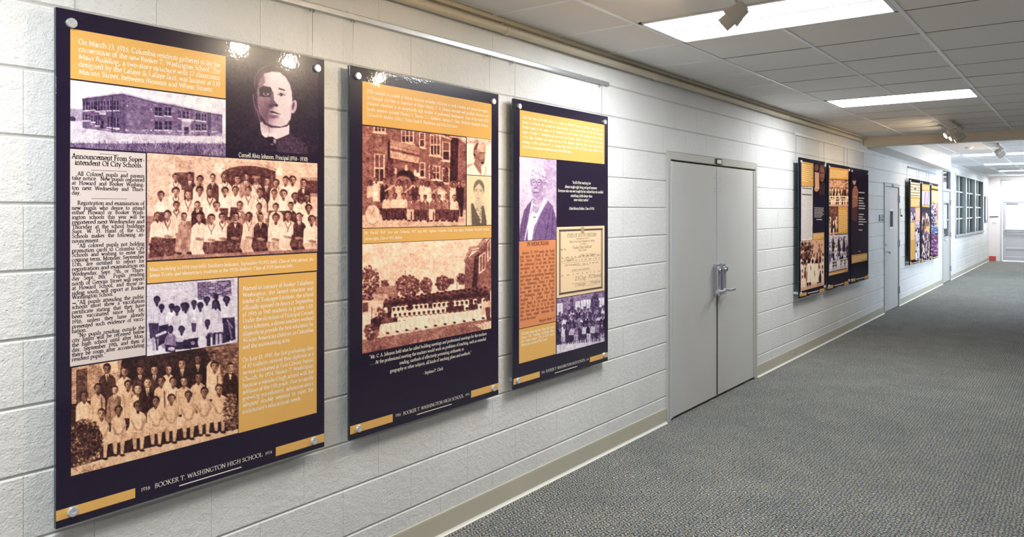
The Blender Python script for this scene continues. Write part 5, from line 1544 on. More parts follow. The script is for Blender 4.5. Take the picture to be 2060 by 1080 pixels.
# band before the school
c = Canvas(724, 248, 942, 464, 1.7, 0.4).frame(725, 255, 5.27)
c.bricks([(20, -10), (970, 90), (950, 640), (20, 720)], 70, 36, 0.44, 0.36, .06, 21, .7)
for (x, y, w, h, s) in ((150, -20, 110, 70, 14), (440, 30, 120, 130, 20), (630, 60, 50, 150, 12), (745, 85, 100, 210, 20), (875, 160, 70, 190, 16), (155, 290, 95, 290, 10), (632, 380, 48, 150, 6), (735, 415, 105, 140, 8), (870, 440, 70, 150, 8)):
    c.poly([(x - 8, y - 6), (x + w + 8, y + s - 6), (x + w + 8, y + h + s), (x - 8, y + h)], 0.78)
    n = 2 if w > 80 else 1
    for i in range(n + (1 if w > 95 else 0)):
        ww = w / (n + (1 if w > 95 else 0))
        xx = x + i * ww
        c.poly([(xx + 3, y + 4), (xx + ww - 5, y + 4 + s * .5), (xx + ww - 5, y + h * .48), (xx + 3, y + h * .48)], 0.34)
        c.poly([(xx + 3, y + h * .54), (xx + ww - 5, y + h * .54), (xx + ww - 5, y + h - 6 + s * .5), (xx + 3, y + h - 6)], 0.14)
    c.line([(x - 14, y + h + 8), (x + w + 14, y + h + 8 + s)], 14, .84)
c.poly([(310, 130), (630, 215), (625, 300), (310, 225)], .60); c.poly([(310, 250), (620, 325), (620, 390), (310, 330)], .66)
c.line([(305, 232), (630, 308)], 14, .3); c.line([(320, 190), (620, 265)], 5, .35)
c.line([(310, 335), (620, 400)], 12, .25)
c.poly([(290, 160), (315, 130), (315, 420), (290, 420)], .10)
c.poly([(380, 640), (385, 500), (420, 465), (480, 455), (540, 475), (575, 520), (580, 640)], .10)
for (x, y) in ((372, 470), (485, 435), (580, 490)): c.poly([(x - 14, y - 34), (x + 14, y - 30), (x + 14, y + 30), (x - 14, y + 26)], .82)
c.ell(610, 510, 17, 22, .92)
c.speckle([(270, 350), (360, 560)], .08, .4, 12, 150, 22); c.speckle([(735, 400), (770, 560)], .08, .4, 10, 60, 23); c.speckle([(885, 430), (930, 590)], .08, .4, 10, 70, 24)
c.poly([(960, 95), (1040, 120), (1030, 640), (945, 600)], .08)
c.bricks([(1040, 130), (1125, 180), (1125, 640), (1035, 600)], 34, 5, 0.46, 0.38, .06, 25, .7)
c.line([(700, 40), (960, 130)], 22, .72); c.line([(960, 100), (1040, 110), (1130, 170)], 26, .72); c.poly([(960, 70), (1130, 100), (1130, 160), (1045, 95)], .85)
c.poly([(15, 940), (1130, 880), (1130, 1060), (15, 1080)], .74)
rb = np.random.default_rng(26)
for i in range(500):
    x, y = rb.uniform(15, 1130), rb.uniform(930, 1075); c.line([(x, y), (x + rb.uniform(-6, 6), y - rb.uniform(4, 16))], 4, rb.uniform(.45, .9), .6)
for (x, y, rx, ry) in ((450, 620, 100, 100), (690, 640, 100, 95), (985, 640, 55, 65)):
    c.ell(x, y, rx, ry, .48); c.ell(x, y, rx * .8, ry * .8, .4); c.ell(x, y, rx * .5, ry * .5, .3)
for (x, y, st) in ((105, 590, 'p'), (165, 560, 'w'), (250, 575, 'd'), (330, 590, 'g'), (412, 590, 'p'), (487, 585, 'g'), (572, 595, 'd'), (655, 590, 'w'), (716, 605, 'w'), (800, 600, 'g'), (860, 615, 'p'), (985, 610, 'p'), (1050, 600, 'k')):
    c.person(x, y, 52, st, RNG.uniform(.26, .5), y + 230, .85)
c.poly([(1015, 640), (1100, 650), (1085, 950), (1060, 955), (1055, 780), (1050, 950), (1030, 950)], .07)
for (xa_, ya_, xb_, yb_) in ((260, 680, 360, 620), (370, 640, 430, 720), (440, 720, 560, 620), (760, 700, 840, 640), (950, 640, 1010, 700), (850, 640, 910, 700)):
    c.line([(xa_, ya_), (xb_, yb_)], 14, .72)
c.poly([(200, 860), (1000, 830), (1000, 950), (240, 985)], .12)
c.speckle([(210, 860), (1000, 975)], .05, .5, 13, 150, 27)
for (x, y) in ((275, 735), (370, 730), (460, 730), (540, 745), (615, 745), (690, 750), (775, 745), (840, 745), (915, 745), (995, 750)):
    st = 'w' if x in (275, 370, 460, 995) else 'g'
    lo = .78 if x in (775, 540) else .26
    c.poly([(x - 45, y + 110), (x + 45, y + 110), (x + 52, y + 190), (x + 44, y + 235), (x - 44, y + 240), (x - 52, y + 190)], lo)
    for e in (-1, 1): c.line([(x + e * 24, y + 140), (x + e * 26, y + 240)], 26, lo - .02)
    c.line([(x, y + 160), (x, y + 240)], 12, .05)
    c.person(x, y, 54, st, RNG.uniform(.26, .5), y + 130, .92)
    c.ell(x - 24, y + 250, 16, 9, .06 if x != 690 else .9); c.ell(x + 26, y + 250, 16, 9, .06)
c.ell(128, 930, 78, 108, .55); c.ell(128, 928, 72, 100, .82); c.ell(125, 920, 34, 50, .66, .7, soft=8); c.line([(100, 880), (150, 960)], 5, .5); c.line([(150, 870), (105, 950)], 5, .5)
c.poly([(60, 760), (130, 740), (140, 830), (60, 840)], .45)
c.finish(0.035, 1)
photo('photograph', rect_px((729, 253.3), (937.3, 453.3), OFF, (937.3, 275.6), (729, 458.9)), YA, c, 'red', p2, 'reddish print of a school band posed before a brick building')
# two portraits
c = Canvas(936, 272, 992, 358, 2.0, 0.92).frame(935, 270, 5.684)
c.poly([(10, 40), (310, 70), (310, 130), (10, 110)], .76); c.speckle([(10, 45), (310, 120)], .4, .95, 12, 60, 31)
c.poly([(20, 345), (110, 330), (120, 380), (20, 400)], .62)
c.poly([(30, 470), (30, 390), (110, 335), (150, 400), (190, 460), (240, 370), (300, 395), (310, 470)], .93)
c.line([(105, 340), (150, 410), (185, 465)], 9, .55); c.line([(235, 370), (245, 410), (225, 465)], 9, .5)
c.poly([(105, 310), (185, 370), (195, 460), (160, 430), (110, 350)], .40)
c.ell(170, 170, 70, 92, .5); c.poly([(100, 230), (110, 140), (140, 95), (190, 80), (240, 130), (235, 240), (225, 330), (200, 365), (170, 368), (120, 330)], .50)
c.ell(175, 150, 55, 55, .74, .8, soft=12); c.ell(150, 260, 34, 60, .32, .8, soft=10); c.poly([(98, 230), (105, 160), (130, 110), (128, 200), (118, 270)], .12)
c.speckle([(105, 80), (230, 150)], .45, .95, 9, 90, 34); c.poly([(100, 225), (108, 150), (135, 100), (160, 95), (140, 160), (128, 210)], .25)
c.ell(126, 205, 15, 30, .45); c.line([(170, 215), (205, 210)], 10, .12); c.line([(212, 215), (235, 212)], 9, .12); c.line([(208, 220), (222, 280), (205, 290)], 7, .24)
c.ell(203, 325, 20, 14, .12); c.line([(175, 300), (225, 300)], 8, .22); c.line([(150, 250), (170, 310)], 6, .2, .7)
c.finish(0.02, 1)
photo('photograph', rect_px((938.9, 276.2), (988.4, 353.3), OFF, (988.4, 281), (938.9, 351.6)), YA, c, 'sepia', p2, 'small sepia portrait of an older woman looking right', 0.9)
c = Canvas(936, 350, 992, 456, 2.0, 0.95).frame(935, 270, 5.684)
c.poly([(55, 1040), (60, 800), (130, 770), (205, 770), (245, 830), (250, 1040)], .86)
c.poly([(80, 1040), (72, 790), (95, 790), (130, 880), (170, 960), (190, 990), (195, 820), (215, 815), (250, 1000), (250, 1040)], .12)
c.speckle([(75, 830), (250, 1030)], .06, .28, 8, 70, 33); c.ell(183, 1000, 9, 18, .75)
c.poly([(125, 740), (195, 750), (205, 800), (170, 850), (120, 800)], .80)
c.ell(162, 620, 62, 102, .25); c.ell(160, 670, 52, 116, .84); c.poly([(104, 660), (108, 570), (160, 545), (212, 580), (216, 690), (205, 620), (165, 560), (120, 610)], .26)
c.line([(120, 632), (146, 628)], 7, .35); c.line([(170, 632), (200, 634)], 7, .35); c.ell(133, 648, 12, 6, .3); c.ell(184, 650, 12, 6, .3)
c.line([(158, 650), (150, 692), (164, 696)], 5, .58); c.line([(138, 730), (172, 732)], 8, .45); c.ell(155, 750, 14, 5, .66)
c.finish(0.012, 1)
photo('photograph', rect_px((938.9, 352.9), (988.4, 452.7), OFF, (988.4, 354.6), (938.9, 452.9)), YA, c, 'cream', p2, 'small cream portrait of a young woman in a dark sleeveless dress', 0.9)
g = flat('text_block', rect_px((729, 460), (988.4, 478.9), OFF, (988.4, 453.8), (729, 488.9)), YA, M_GOLD, p2)
T = Text(YB, 0.112, 0.06)
lines_at(T, ['Mr. Harold "Prof" June and Orchestra, 1937 (top left); Septima Poinsette Clark (top right); Modjeska Monteith Simkins', '<(above right); Class of 1932 (below)'], (733, 471), (984.5, 460), 483, 0.019, off=OFF)
T.build('lettering', M_INK, g)
# class of 1932 outdoors
c = Canvas(724, 474, 992, 716, 1.7, 0.86).frame(700, 460, 4.155)
c.ell(600, 250, 500, 180, .80, .6, soft=90)
c.poly([(120, 560), (330, 470), (420, 500), (420, 600), (120, 640)], .5); c.poly([(200, 500), (330, 470), (400, 480), (400, 520), (210, 540)], .55); c.poly([(200, 540), (330, 545), (330, 600), (200, 600)], .66)
c.poly([(800, 500), (850, 470), (950, 462), (955, 510), (790, 520)], .92); c.poly([(700, 490), (740, 480), (740, 530), (700, 530)], .9)
for (x, y, rx, ry, n, sd) in ((180, 430, 80, 120, 260, 41), (310, 455, 34, 24, 50, 42), (500, 480, 105, 90, 360, 43), (655, 475, 48, 66, 160, 44), (790, 455, 60, 60, 170, 45), (950, 420, 36, 46, 110, 46), (855, 440, 30, 22, 50, 47), (160, 570, 50, 60, 90, 48)):
    c.speckle([(x - rx, y - ry), (x + rx, y + ry)], .12, .42, 10, n, sd)
c.line([(478, 355), (478, 560)], 5, .35); c.line([(912, 395), (912, 500)], 5, .35)
c.bricks([(980, 260), (1090, 180), (1060, 520), (975, 510)], 30, 8, 0.4, 0.32, .06, 49, .7)
c.bricks([(1090, 180), (1200, 60), (1200, 520), (1050, 520)], 34, 9, 0.42, 0.36, .06, 50, .7)
c.poly([(1060, 230), (1100, 200), (1075, 510), (1035, 510)], .12)
c.line([(978, 265), (1030, 160), (1090, 150), (1140, 80), (1200, 60)], 22, .55); c.line([(978, 280), (1035, 185), (1095, 172), (1150, 100)], 6, .2)
for (x, y, w, h) in ((1095, 230, 55, 150), (1165, 120, 30, 160)):
    c.poly([(x, y), (x + w, y - 40), (x + w, y + h - 40), (x, y + h)], .84); c.poly([(x + 8, y + 10), (x + w * .45, y - 10), (x + w * .45, y + h - 30), (x + 8, y + h - 14)], .35); c.poly([(x + w * .55, y - 10), (x + w - 6, y - 26), (x + w - 6, y + h - 50), (x + w * .55, y + h - 36)], .35)
c.poly([(120, 600), (320, 600), (300, 700), (120, 720)], .78); c.poly([(120, 620), (170, 615), (170, 690), (120, 700)], .3)
c.poly([(120, 930), (270, 910), (1000, 780), (1200, 740), (1200, 840), (120, 1050)], .44)
c.poly([(1060, 800), (1200, 770), (1200, 835), (1130, 845)], .9)
rb = np.random.default_rng(51)
for i in range(1200):
    x = rb.uniform(120, 1200); y = rb.uniform(890 - (x - 120) * .12, 1050 - (x - 120) * .19); c.line([(x, y), (x + rb.uniform(-8, 8), y - rb.uniform(3, 10))], 4, rb.uniform(.3, .7), .6)
c.poly([(300, 600), (700, 540), (1060, 490), (1190, 520), (1190, 760), (260, 860)], .3)
def mini(x, y, s, dark):
    b = .12 if dark else .92
    c.poly([(x - s * .8, y + s * 2.4), (x - s * .75, y + s * .9), (x, y + s * .55), (x + s * .75, y + s * .9), (x + s * .8, y + s * 2.4)], b)
    c.ell(x, y, s * .42, s * .55, rb.uniform(.18, .36)); c.ell(x, y - s * .25, s * .46, s * .35, .10)
for i in range(26):
    x = 320 + i * 33; mini(x, 600 - i * 3.6 - (12 if i % 2 else 0), 26, True)
for i in range(26):
    x = 318 + i * 34; mini(x, 640 - i * 3.2, 26, i % 5 == 1 or i > 20 and i % 2)
for i in range(22):
    x = 345 + i * 38; mini(x, 680 - i * 3.6, 27, i in (0, 13, 14, 15, 16, 18, 19))
for i in range(20):
    x = 395 + i * 40; mini(x, 725 - i * 3.6, 27, i < 1)
for i in range(22):
    x = 310 + i * 40; mini(x, 800 - i * 5.0, 27, False)
for i in range(23):
    x = 285 + i * 40; y = 850 - i * 6.2
    c.poly([(x - 30, y - 50), (x + 28, y - 52), (x + 32, y + 18), (x - 34, y + 26)], .92); c.line([(x - 8, y - 40), (x - 4, y + 18)], 5, .7)
    if i % 2: c.ell(x + 6, y + 28, 13, 9, .08)
c.poly([(190, 760), (240, 730), (280, 760), (260, 850), (190, 840)], .1); c.speckle([(130, 800), (260, 930)], .1, .5, 12, 130, 52); c.speckle([(230, 660), (320, 760)], .08, .4, 10, 60, 53)
c.line([(200, 660), (200, 760)], 6, .2); c.person(1160, 570, 50, 'p', .3, 720); c.poly([(1145, 660), (1190, 655), (1190, 770), (1160, 770)], .25)
for i in range(12): c.ell(rb.uniform(160, 250), rb.uniform(140, 370), 5, 7, .98)
c.finish(0.035, 1)
photo('photograph', rect_px((728.9, 491.3), (988, 660.2), OFF, (987.6, 478.8), (729.2, 711.5)), YA, c, 'red', p2, 'reddish print of a large class in white assembled on a lawn')
T = Text(YB, 0.098, 0.05)
xl, xr = unproj(730, 700, OFF)[0], unproj(988, 700, OFF)[0]
z0_, z1_ = unproj(733, 723.5, OFF)[1], unproj(779, 751.5, OFF)[1]
QT = ['"Mr. C. A. Johnson held what he called building meetings and professional meetings for the teachers', '. . . At the professional meeting the teachers would work on problems of teaching, such as remedial', 'reading, methods of effectively presenting arithmetic or', 'geography or other subjects, all kinds of teaching plans and methods."']
for i, s in enumerate(QT):
    T.line(s, xl, xr, unproj(733, 724, OFF)[1] - i * 0.0268, 0.0232, 'c', hs=0.92)
T.build('quotation', M_INK, p2)
T = Text(YB, 0.098, 0.05)
T.line('- Septima P. Clark', xl, xr, unproj(733, 724, OFF)[1] - 4.7 * 0.0268, 0.0225, 'c')
T.build('attribution', M_INK, p2)
footer(p2, OFF, YA, YB, [((704.3, 856), (790, 834), (790, 849.7), (704.3, 872.9)), ((947.6, 786.5), (1002.9, 769.6), (1002.9, 783.5), (947.6, 799.7))],
       (795.5, 806.5, 838.5, 836), (811, 932.5, 834.5, 799.5), (838.5, 834, 908.5, 812.5), (936, 944, 797, 794.5))

# =================================================================== panel 3
p3, r3 = panel('large exhibit panel nearest the double door, with a violet portrait of a woman', ((1034.3, 198), (1223.3, 234.4), (1222.8, 726), (1033, 784.3)), OFF,
           [(1046.7, 213.8), (1218.5, 245.4), (1044.6, 766), (1217.8, 714)], 0.031, (1035, 1210), GRP)
g = flat('text_block', rect_px((1045.6, 221.4), (1216, 330.3), OFF, (1216, 250.7), (1045.6, 313.4)), YA, M_GOLD, p3)
T = Text(YB, 0.115, 0.062)
lines_at(T, ['Celia Dial Saxon (1857-1935) served as a teacher in Richland County for fifty-seven years. Born into', 'slavery in Columbia, she received her formal training at the Howard School and the South Carolina', 'Normal School on the campus of the University of South Carolina. After teaching at Howard, Saxon', 'taught at Booker T. Washington until her death. Her husband, Thomas A. Saxon served as the Dean', 'of the Allen University Law School, and one of her daughters, Mary Ray Saxon, spent many decades', 'teaching at BTW and later at C. A. Johnson High School. In 1930, the Thomas Saxon School in the', 'Ward One community was renamed in honor of Celia Dial Saxon.'], (1051, 237.5), (1212.5, 260), 297, 0.0225, off=OFF)
T.build('lettering', M_INK, g)
# woman with round glasses
c = Canvas(1042, 312, 1122, 488, 2.0, 0.72).frame(1020, 300, 4.909)
c.ell(230, 250, 150, 220, .86, .7, soft=70); c.ell(430, 250, 90, 200, .52, .7, soft=60)
c.poly([(118, 910), (130, 760), (170, 600), (250, 490), (380, 480), (450, 560), (490, 700), (490, 910)], .30)
for (xa_, ya_, xb_, yb_) in ((200, 560, 160, 860), (430, 580, 380, 880), (455, 620, 440, 880), (150, 700, 140, 880)): c.line([(xa_, ya_), (xb_, yb_)], 10, .12, .6)
c.poly([(250, 500), (370, 480), (410, 500), (330, 640), (270, 760), (245, 900), (205, 900), (205, 760), (240, 620)], .93)
c.poly([(255, 490), (365, 470), (340, 560), (290, 640), (250, 610)], .62); c.line([(258, 545), (300, 560), (345, 530)], 7, .88); c.line([(262, 580), (285, 605), (330, 560)], 4, .85)
c.line([(250, 510), (215, 700), (175, 900)], 9, .95); c.line([(400, 500), (300, 700), (250, 890)], 8, .55)
c.ell(272, 672, 18, 7, .35)
c.poly([(228, 320), (232, 240), (280, 190), (340, 200), (378, 270), (372, 400), (350, 470), (300, 492), (262, 470), (235, 400)], .70)
c.ell(305, 250, 76, 72, .82); c.speckle([(235, 180), (385, 310)], .42, .98, 11, 130, 61); c.speckle([(350, 260), (392, 380)], .4, .9, 9, 40, 62)
c.poly([(232, 300), (330, 290), (350, 320), (350, 420), (330, 470), (290, 488), (255, 460), (236, 400)], .58); c.ell(275, 395, 30, 26, .74, .7, soft=8); c.ell(290, 300, 40, 12, .74, .7, soft=6); c.ell(345, 400, 22, 60, .5, .7, soft=14); c.ell(270, 440, 22, 30, .55, .6, soft=10)
for x in (263, 316):
    c.ell(x, 330, 24, 28, .28); c.ell(x, 330, 19, 23, .72); c.ell(x, 328, 11, 7, .14)
c.line([(286, 325), (294, 325)], 5, .2); c.line([(340, 322), (372, 330)], 4, .3); c.line([(235, 305), (275, 298)], 5, .4); c.line([(300, 298), (338, 302)], 5, .4)
c.ell(282, 382, 20, 10, .36); c.line([(284, 330), (276, 376)], 6, .52); c.line([(258, 426), (312, 430)], 9, .25); c.line([(250, 395), (258, 430)], 4, .4); c.line([(318, 390), (326, 435)], 4, .4)
c.finish(0.025, 1)
photo('photograph', rect_px((1045, 314.9), (1119.3, 480.9), OFF, (1119.6, 321.6), (1044.3, 484.4)), YA, c, 'mauve', p3, 'violet portrait of an elderly woman in round glasses and shawl', 0.9)
T = Text(YB, 0.105, 0.06)
xl, xr = unproj(1122.5, 400, OFF)[0], unproj(1213.5, 400, OFF)[0]
for i, (s, yv) in enumerate((('"In all of her teaching she', 370), ('always taught right living and good manners.', 379), ('Everyone who was ever taught by her realized that she instilled', 387.3), ('something a little deeper than', 396.3), ('mere subject matter."', 404.3))):
    T.line(s, xl, xr, unproj(1168, yv, OFF)[1], 0.0245, 'c')
T.build('quotation', M_INK, p3)
T = Text(YB, 0.105, 0.06)
T.line('- Ethel Martin Bolden, Class of 1936', xl, xr, unproj(1168, 421.8, OFF)[1], 0.0245, 'c')
T.build('attribution', M_INK, p3)
g = flat('memorial_notice', rect_px((1044.2, 485.4), (1118.3, 646.8), OFF, (1118.3, 481.9), (1044.1, 660)), YA, M_MEMO, p3)
T = Text(YB, 0.12, 0.06)
xa, xb = unproj(1046, 500, OFF)[0], unproj(1115.5, 500, OFF)[0]
T.line('IN MEMORIAM', unproj(1060, 490, OFF)[0], unproj(1104, 490, OFF)[0], unproj(1060, 495, OFF)[1], 0.034, 'j')
MEMO = ['>January 29, 1939 marks the fourth', 'year since the death of Mrs. Celia', 'Dial Saxon. During her lifetime', 'she endeavored to aid with the ad-', 'vancement of her race as much', 'as she could. She was always', 'interested in anything beneficial', 'and always willing to serve. The', 'Saxon Elementary School is named', 'in memory of her. Miss M. R.', 'Saxon, who teaches in the Book-', 'er Washington High School her', 'daughter. A portrait of Mrs.', 'Saxon hangs in the school audito-', "rium. The class of '39 is the only", 'class here now that was here when', 'Mrs. Saxon taught American His-', '<tory in this school.']
zf, zl = unproj(1048, 511.5, OFF)[1], unproj(1048, 645.5, OFF)[1]
for i, s in enumerate(MEMO):
    z = zf + (zl - zf) * i / 17
    if s[0] == '>': T.line(s[1:], xa + .02, xb, z, 0.0245, 'j')
    elif s[0] == '<': T.line(s[1:], xa, xb, z, 0.0245, 'l')
    else: T.line(s, xa, xb, z, 0.0245, 'j')
T.line("Margaret Abney '39", xa, xb, zl - .026, 0.0235, 'r')
T.build('notice_text', M_BROWNINK, g)
g = flat('text_block', rect_px((1044.1, 661.5), (1118, 712.4), OFF, (1118, 648.2), (1044.1, 731)), YA, M_GOLD, p3)
T = Text(YB, 0.115, 0.062)
lines_at(T, ['Clockwise from top left: Celia Dial Saxon', "Saxon's 1922 Teaching Certificate; Mary", "Ray Saxon's Senior Class of 1939; Saxon", '<Memoriam wreath in The Comet'], (1048.5, 674), (1115, 660), 696.5, 0.0225, off=OFF)
T.build('lettering', M_INK, g)
# certificate
g = flat('certificate', rect_px((1119.9, 456.7), (1216, 584.2), OFF, (1216, 453.9), (1119.9, 599.5)), YA, M_CERT, p3)
cr = rect_px((1119.9, 456.7), (1216, 584.2), OFF, (1216, 453.9), (1119.9, 599.5))
T = Text(YB, 0.10, 0.05)
W_, H_ = cr[1] - cr[0], cr[3] - cr[2]
cx_ = lambda u: cr[0] + W_ * u
cz_ = lambda v: cr[3] - H_ * v
for (m_, t_) in ((.045, .010), (.065, .003), (.075, .003)):
    T.bar(cx_(m_), cx_(1 - m_), cz_(m_ * .8) - t_, cz_(m_ * .8)); T.bar(cx_(m_), cx_(1 - m_), cz_(1 - m_ * .8), cz_(1 - m_ * .8) + t_)
    T.bar(cx_(m_), cx_(m_) + t_, cz_(1 - m_ * .8), cz_(m_ * .8)); T.bar(cx_(1 - m_) - t_, cx_(1 - m_), cz_(1 - m_ * .8), cz_(m_ * .8))
for (s, a, b, v, z_) in (('STATE OF SOUTH CAROLINA', .20, .82, .155, .034), ('DEPARTMENT OF EDUCATION', .39, .64, .19, .012), ('Office of State Board of Examiners for Teachers', .25, .78, .232, .018), ('COLUMBIA', .46, .60, .268, .012), ("Teacher's State Certificate", .31, .71, .325, .028), ('First Grade', .43, .60, .365, .020),
                         ('This certifies that the holder has given satisfactory evidence', .09, .90, .45, .014), ('and is qualified to teach in the public schools of this State', .09, .90, .50, .014), ('DATE OF EXAMINATION', .15, .46, .565, .015), ('ISSUED BY THE STATE BOARD', .52, .86, .565, .012), ('Valid until renewed', .30, .66, .64, .013), ('given under the hand and seal of the Board', .09, .90, .70, .013)):
    T.line(s, cx_(a), cx_(b), cz_(v), z_, 'j')
for (a, b, v) in ((.09, .90, .46), (.09, .90, .52), (.38, .66, .575), (.28, .70, .655), (.30, .60, .83), (.60, .90, .83), (.60, .90, .89)):
    T.bar(cx_(a), cx_(b), cz_(v), cz_(v) + .0012)
T.build('certificate_text', laminate('grey_ink', srgb(128, 106, 92)), g)
for (s, a, b, v, z_) in (('R H Craig', .36, .58, .79, .040), ('W D Barnwell', .64, .92, .78, .034), ('J S Swearingen', .36, .58, .875, .032), ('C B Seabrook', .66, .90, .87, .028), ('Celia Dial Saxon', .45, .80, .44, .022), ('Columbia', .14, .34, .49, .02)):
    T = Text(YB, 0.06, 0.04, 0.45)
    T.line(s, cx_(a), cx_(b), cz_(v), z_, 'j')
    T.build('signature', M_DARKINK, g)
T = Text(YB, 0.1, 0.06)
T.line('No. 301', cx_(.08), cx_(.18), cz_(.335), .016, 'j')
T.build('certificate_number', M_BROWNINK, g)
sl = MB().lathe([(0.026, 0.0), (0.026, 0.0003)], (cx_(.52), YB + .0002, cz_(.055)), (0, -1, 0), 4); sl.build('emblem', laminate('tan_ink', srgb(178, 150, 120)), g)
# senior class
c = Canvas(1116, 582, 1220, 716, 2.0, 0.6).frame(1020, 580, 4.909)
c.bricks([(485, 95), (965, 20), (965, 330), (485, 400)], 22, 12, .52, .42, .07, 71, .7)
for (x, y, w, h) in ((495, 150, 55, 170), (675, 130, 45, 130), (730, 120, 48, 130), (785, 112, 46, 120), (905, 95, 55, 130)):
    c.poly([(x, y), (x + w, y - 8), (x + w, y + h - 8), (x, y + h)], .92); c.line([(x + w / 2, y), (x + w / 2, y + h)], 4, .6); c.line([(x, y + h / 2), (x + w, y + h / 2 - 6)], 4, .6)
c.speckle([(830, 55), (910, 280)], .06, .35, 12, 150, 72); c.speckle([(620, 80), (660, 230)], .1, .4, 9, 60, 73)
c.poly([(485, 560), (965, 450), (965, 530), (485, 650)], .82)
c.poly([(485, 280), (965, 240), (965, 470), (485, 560)], .2)
for i in range(15):
    x = 520 + i * 31; c.person(x, 225 + (18 if i % 2 else 0) - i * 2.5 + (30 if i < 2 else 0), 38, 'dkgdw'[i % 5], RNG.uniform(.25, .45), 420, .85)
for i in range(14):
    x = 505 + i * 34; c.person(x, 290 + (14 if i % 2 else 0) - i * 2.5, 40, 'dgwkd'[i % 5], RNG.uniform(.25, .45), 470, .9)
for i in range(11):
    x = 520 + i * 42; y = 378 - i * 4
    c.poly([(x - 26, y + 60), (x + 26, y + 60), (x + 26, y + 150), (x - 26, y + 155)], (.16, .8, .2)[i % 3] if i < 10 else .2)
    for e in (-1, 1): c.line([(x + e * 12, y + 110), (x + e * 12, y + 175)], 13, (.12, .5, .14)[i % 3])
    c.person(x, y, 42, 'dwkpg'[i % 5], RNG.uniform(.28, .45), y + 95, .9)
for i in range(200):
    x = RNG.uniform(485, 965); y = RNG.uniform(560, 650) - (x - 485) * .24; c.line([(x, y), (x + 8, y - 2)], 4, RNG.uniform(.65, .95), .6)
c.finish(0.035, 1)
photo('photograph', rect_px((1119.6, 600.4), (1216, 686.3), OFF, (1216, 585.7), (1119.6, 712)), YA, c, 'violet', p3, 'violet print of a senior class before tall school windows', 0.9)
footer(p3, OFF, YA, YB, [((1033, 761.3), (1085.8, 747.6), (1085.8, 758.9), (1033, 774)), ((1186.6, 718.5), (1223, 707.9), (1223, 716.9), (1186.6, 729.3))],
       (1089, 1095.8, 751.5, 750), (1098.2, 1177, 749, 726.5), (1116, 750, 1161, 737), (1179, 1184, 725.5, 724))
# =================================================================== mid-distance and far panels: whole printed faces
class ColorPage:
    """three canvases sharing drawing calls: a colour page for the small far panels"""
    def __init__(self, x0, y0, x1, y1, ss, base):
        self.k = [Canvas(x0, y0, x1, y1, ss, b / 255.0) for b in base]
    def frame(self, ox, oy, sc):
        for c in self.k: c.frame(ox, oy, sc)
    def poly(self, pts, rgb, al=1.0):
        for c, v in zip(self.k, rgb): c.poly(pts, v / 255.0, al)
    def line(self, pts, w, rgb, al=1.0):
        for c, v in zip(self.k, rgb): c.line(pts, w, v / 255.0, al)
    def ell(self, x, y, rx, ry, rgb, al=1.0, rot=0):
        for c, v in zip(self.k, rgb): c.ell(x, y, rx, ry, v / 255.0, al, rot)
    def sample_rgb(self, px, py):
        q = np.stack([np.clip(c.sample(px, py), 0, 1) for c in self.k], -1)
        return np.where(q <= 0.04045, q / 12.92, ((q + 0.055) / 1.055) ** 2.4)
    def text(self, a, b, rows, rgb, al=.75, w=4, seed=1):
        """faint unreadable lines of print between corner a (tl) and b (br of a slanted block given by left/right tops)"""
        r = np.random.default_rng(seed)
        (xa, ya, yb), (xb, yc, yd) = a, b
        for i in range(rows):
            f = (i + .5) / rows
            y0, y1 = ya + (yb - ya) * f, yc + (yd - yc) * f
            x = xa
            while x < xb - 6:
                l = r.uniform(8, 26); x2 = min(xb, x + l)
                g = lambda q: y0 + (y1 - y0) * (q - xa) / (xb - xa)
                self.line([(x, g(x)), (x2, g(x2))], w, rgb, al)
                x = x2 + r.uniform(3, 6)
                if i == rows - 1 and x > xa + (xb - xa) * .6: break
GOLD, INK, DARK = (208, 156, 82), (246, 238, 222), (28, 18, 40)
PAL = {'sepia': [(36, 18, 22), (120, 72, 62), (214, 164, 134), (244, 218, 192)], 'violet': [(28, 16, 44), (110, 90, 122), (206, 194, 208), (240, 236, 240)]}
